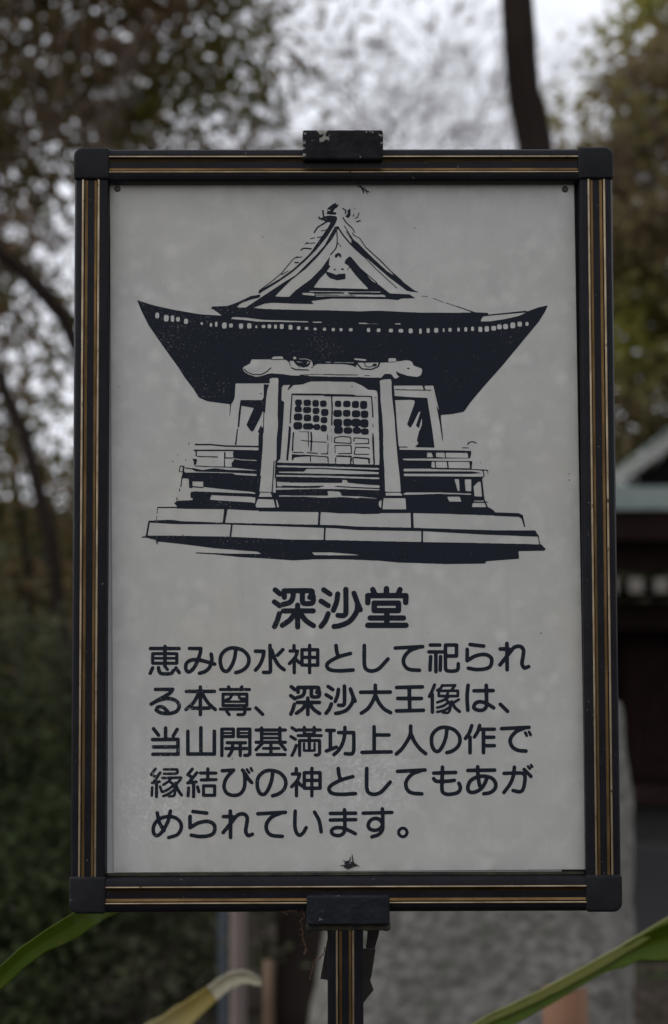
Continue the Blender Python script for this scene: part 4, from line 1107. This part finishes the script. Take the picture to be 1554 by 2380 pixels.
def cap(sx, sz, h):
    w_, R = .0296, .0075; pts = [(0, h), (0, 0)] ; out = []
    # local: x from outer edge inward, z from outer edge inward; rounded outer corner
    pts = [(w_, 0), (w_, h), (0, h)] + [(R - R * math.cos(a), R - R * math.sin(a)) for a in np.linspace(0, math.pi / 2, 9)]
    P = [(sx * (Wf + .0004 - x), SZ + sz * (Hf + .0004 - z)) for x, z in pts]
    o = link('corner_cap', prism_me('corner_cap', P, -.0112, .009), [M_cap], sign, True); bevel(o, .0022, 4, 40)
for sx in (-1, 1):
    cap(sx, 1, .0272); cap(sx, -1, .0300)
# sheets
PL = [(-.1968, .2915), (.1942, .2905), (.1975, -.2838), (-.1908, -.2850)]
pan = link('panel', mesh_from('panel', [(x, y, z + SZ) for y in (.002, .0035) for x, z in PL], [(3, 2, 1, 0), (4, 5, 6, 7), (0, 1, 5, 4), (1, 2, 6, 5), (2, 3, 7, 6), (3, 0, 4, 7)]), [M_panel], sign)
link('backing_plate', box_me('backing_plate', -.1965, .178, .0042, .0052, SZ - .2862, SZ + .288), [M_backing], sign)
link('back_board', box_me('back_board', -.200, .200, .0056, .0075, SZ - .292, SZ + .292), [M_dark], sign)
def print_mesh(loops, name, y):
    cu = bpy.data.curves.new(name, 'CURVE'); cu.dimensions = '2D'; cu.fill_mode = 'FRONT'
    for l in loops:
        sp = cu.splines.new('POLY'); sp.points.add(len(l) - 1)
        for p_, (x, z) in zip(sp.points, l): p_.co = (x, z, 0, 1)
        sp.use_cyclic_u = True
    o = bpy.data.objects.new(name, cu); COL.objects.link(o)
    me = bpy.data.meshes.new_from_object(o.evaluated_get(bpy.context.evaluated_depsgraph_get()))
    bpy.data.objects.remove(o); bpy.data.curves.remove(cu)
    me.transform(Matrix(((1, 0, 0, 0), (0, 0, -1, y), (0, 1, 0, SZ), (0, 0, 0, 1)))); me.name = name
    return me
o = link('printed_drawing', print_mesh([to_board(l) for l in loops], 'printed_drawing', .00188), [M_ink], pan); o['label'] = 'line drawing of a temple hall with sweeping roof'
for ch, ls in out:
    ls = [to_board(l) for l in ls]
    o = link('printed_character', print_mesh(ls, 'printed_character', .00188), [M_ink], pan)
# rivets, glue residue
def blob(cx_, cz_, r_, n, seed, spikes, nm, y=.0017, th=.0006):
    rnd = random.Random(seed); parts = []
    for k in range(n):
        a_ = rnd.uniform(0, 6.28); d_ = r_ * rnd.random() ** .7; m_ = 9; rr = r_ * rnd.uniform(.15, .5)
        ring = [(cx_ + d_ * math.cos(a_) + rr * rnd.uniform(.6, 1.2) * math.cos(t_ * 6.283 / m_), cz_ + d_ * .6 * math.sin(a_) + rr * .7 * rnd.uniform(.6, 1.2) * math.sin(t_ * 6.283 / m_)) for t_ in range(m_)]
        me_ = prism_me('t', [(x, z + SZ) for x, z in ring], y - k * 2e-5, .0021); parts.append(([v.co.copy() for v in me_.vertices], [tuple(f_.vertices) for f_ in me_.polygons]))
        bpy.data.meshes.remove(me_)
    for (dx, dz, l_, an) in spikes:
        p0_ = Vector((cx_ + dx, y, cz_ + dz + SZ)); p1_ = p0_ + Vector((math.cos(an) * l_, 0, math.sin(an) * l_)); parts.append(tube([p0_, p0_.lerp(p1_, .6), p1_], [.0006, .0004, .0001], 4))
    V, F = join(parts); return link(nm, mesh_from(nm, V, F), [M_resid], pan)
blob(.0157, .2853, .0026, 9, 2, [(.002, -.001, .005, -1.0), (.003, -.002, .004, -.5), (-.002, .001, .003, 2.7), (.001, -.002, .003, -1.6)], 'glue_residue')
blob(.0030, -.2795, .0050, 20, 5, [(.003, .002, .007, 1.7), (.004, .001, .005, -.5), (-.003, 0, .005, 3.3), (-.002, .002, .004, 2.6), (.0, .003, .004, 1.3)], 'glue_residue')
for x, z in ((-.1903, .2849), (.1865, .2841)):
    V, F = tube([(x, .0021, SZ + z), (x, .0012, SZ + z), (x, .0009, SZ + z)], [.0026, .0026, .0018], 20); link('rivet', mesh_from('rivet', V, F), [M_rivet], sign, True)
# brackets
def bracket(x0, x1, z0, z1, seed, m):
    rnd = random.Random(seed); bm = bmesh.new(); nx, nz_ = 22, 9; V = {}
    me = box_me('bracket', x0, x1, -.0165, .014, z0, z1); bm.from_mesh(me)
    bmesh.ops.subdivide_edges(bm, edges=bm.edges[:], cuts=9, use_grid_fill=True)
    for v in bm.verts:
        k = noise.noise(v.co * 130); k2 = noise.noise(v.co * 420 + Vector((9, 9, 9)))
        v.co += Vector((k * .00035, k * .0003 + k2 * .0002, k2 * .00035))
    bm.to_mesh(me); bm.free(); o = link('bracket', me, [m], sign, True); bevel(o, .0018, 3, 50); return o
bracket(-.0343, .0328, SZ + .3052, SZ + .3306, 1, M_cast)
bracket(-.0322, .0353, SZ - .3266, SZ - .3028, 2, M_castlow)
V, F = join([tube([(x, -.004, SZ - .3262), (x, -.004, SZ - .331), (x, -.004, SZ - .3325)], [.0035, .0035, .002], 10) for x in (-.029, -.014, .0175, .033)])
link('bracket_foot', mesh_from('bracket_foot', V, F), [M_lip], sign, True)
bevel(link('clamp_plate', box_me('clamp_plate', -.0325, .0345, -.009, .013, SZ - .3318, SZ - .3268), [M_lip], sign), .001)
# post
rail('post', lambda u, d, l: (-.0152 + u * 1.02, d * .95 + .001, l), -.3, SZ - .331, sign)
link('rail_lip', box_me('rail_lip', -.196, .196, .0022, .0054, SZ - .2878, SZ - .2856), [M_lip], sign)
# rusty plates and strap hanging behind the post
def sl(px, py, D=1.835): q_ = at(px, py, D); return (q_.x, q_.z)
cv = lambda L_: [sl(680 + x * .17581, 1999 + y * .17581) for x, y in L_]
y0_ = at(777, 2100, 1.835).y
pl = link('rear_plate', prism_me('rear_plate', cv([(460, 1060), (520, 1060), (600, 1610), (372, 1570)]), y0_, y0_ + .003), [M_dark], sign)
link('rear_plate', prism_me('rear_plate', cv([(900, 1165), (1100, 1185), (1050, 1520), (1030, 1590), (1076, 1720), (1000, 1810), (935, 1900), (880, 1900)]), y0_, y0_ + .004), [M_dark], sign)
link('strap', prism_me('strap', cv([(1000, 880), (1165, 880), (1140, 1020), (1085, 1200), (970, 1200), (992, 1030)]), y0_ + .005, y0_ + .0075), [M_dark], sign)
# dead vine roots dangling from the bracket
def vine(label, P, seed, r=.00045):
    rnd = random.Random(seed); base = Vector(P[0]); root = empty('dead_vine', base); tag(root, label, 'vine')
    pts = []; 
    for i in range(len(P) - 1):
        for k in range(7):
            pts.append(Vector(P[i]).lerp(Vector(P[i + 1]), k / 7) - base + Vector((rnd.uniform(-1, 1), rnd.uniform(-1, 1), rnd.uniform(-1, 1))) * .0008)
    parts = [tube(pts, [r * rnd.uniform(.6, 1.5) for _ in pts], 4)]
    link('stem', mesh_from('stem', *parts[0]), [M_vine], root)
    tw = []
    for k in range(22):
        p_ = rnd.choice(pts); tw.append(tube([p_, p_ + Vector((rnd.uniform(-1, 1), rnd.uniform(-1, 1), rnd.uniform(-1.2, .4))) * .0035], [r * .7, r * .3], 3))
    link('rootlets', mesh_from('rootlets', *join(tw)), [M_vine], root)
vp = lambda L_, D=1.80: [at(680 + x * .17581, 1999 + y * .17581, D) for x, y in L_]
vine('dead brown vine rootlets dangling from the left end of the bottom bracket', vp([(150, 640), (150, 760), (110, 820), (140, 940), (140, 1060), (180, 1150), (165, 1250)]), 1)
vine('thin dead vine slanting down left from the sign post', vp([(430, 1150), (410, 1240), (320, 1320), (270, 1400), (255, 1500), (228, 1590)]), 2, .00035)
vine('short hair of dead root under the bottom rail left of the bracket', [at(655, 2118, 1.8), at(690, 2117, 1.8), at(705, 2113, 1.8), at(712, 2109, 1.8)], 3, .0003)
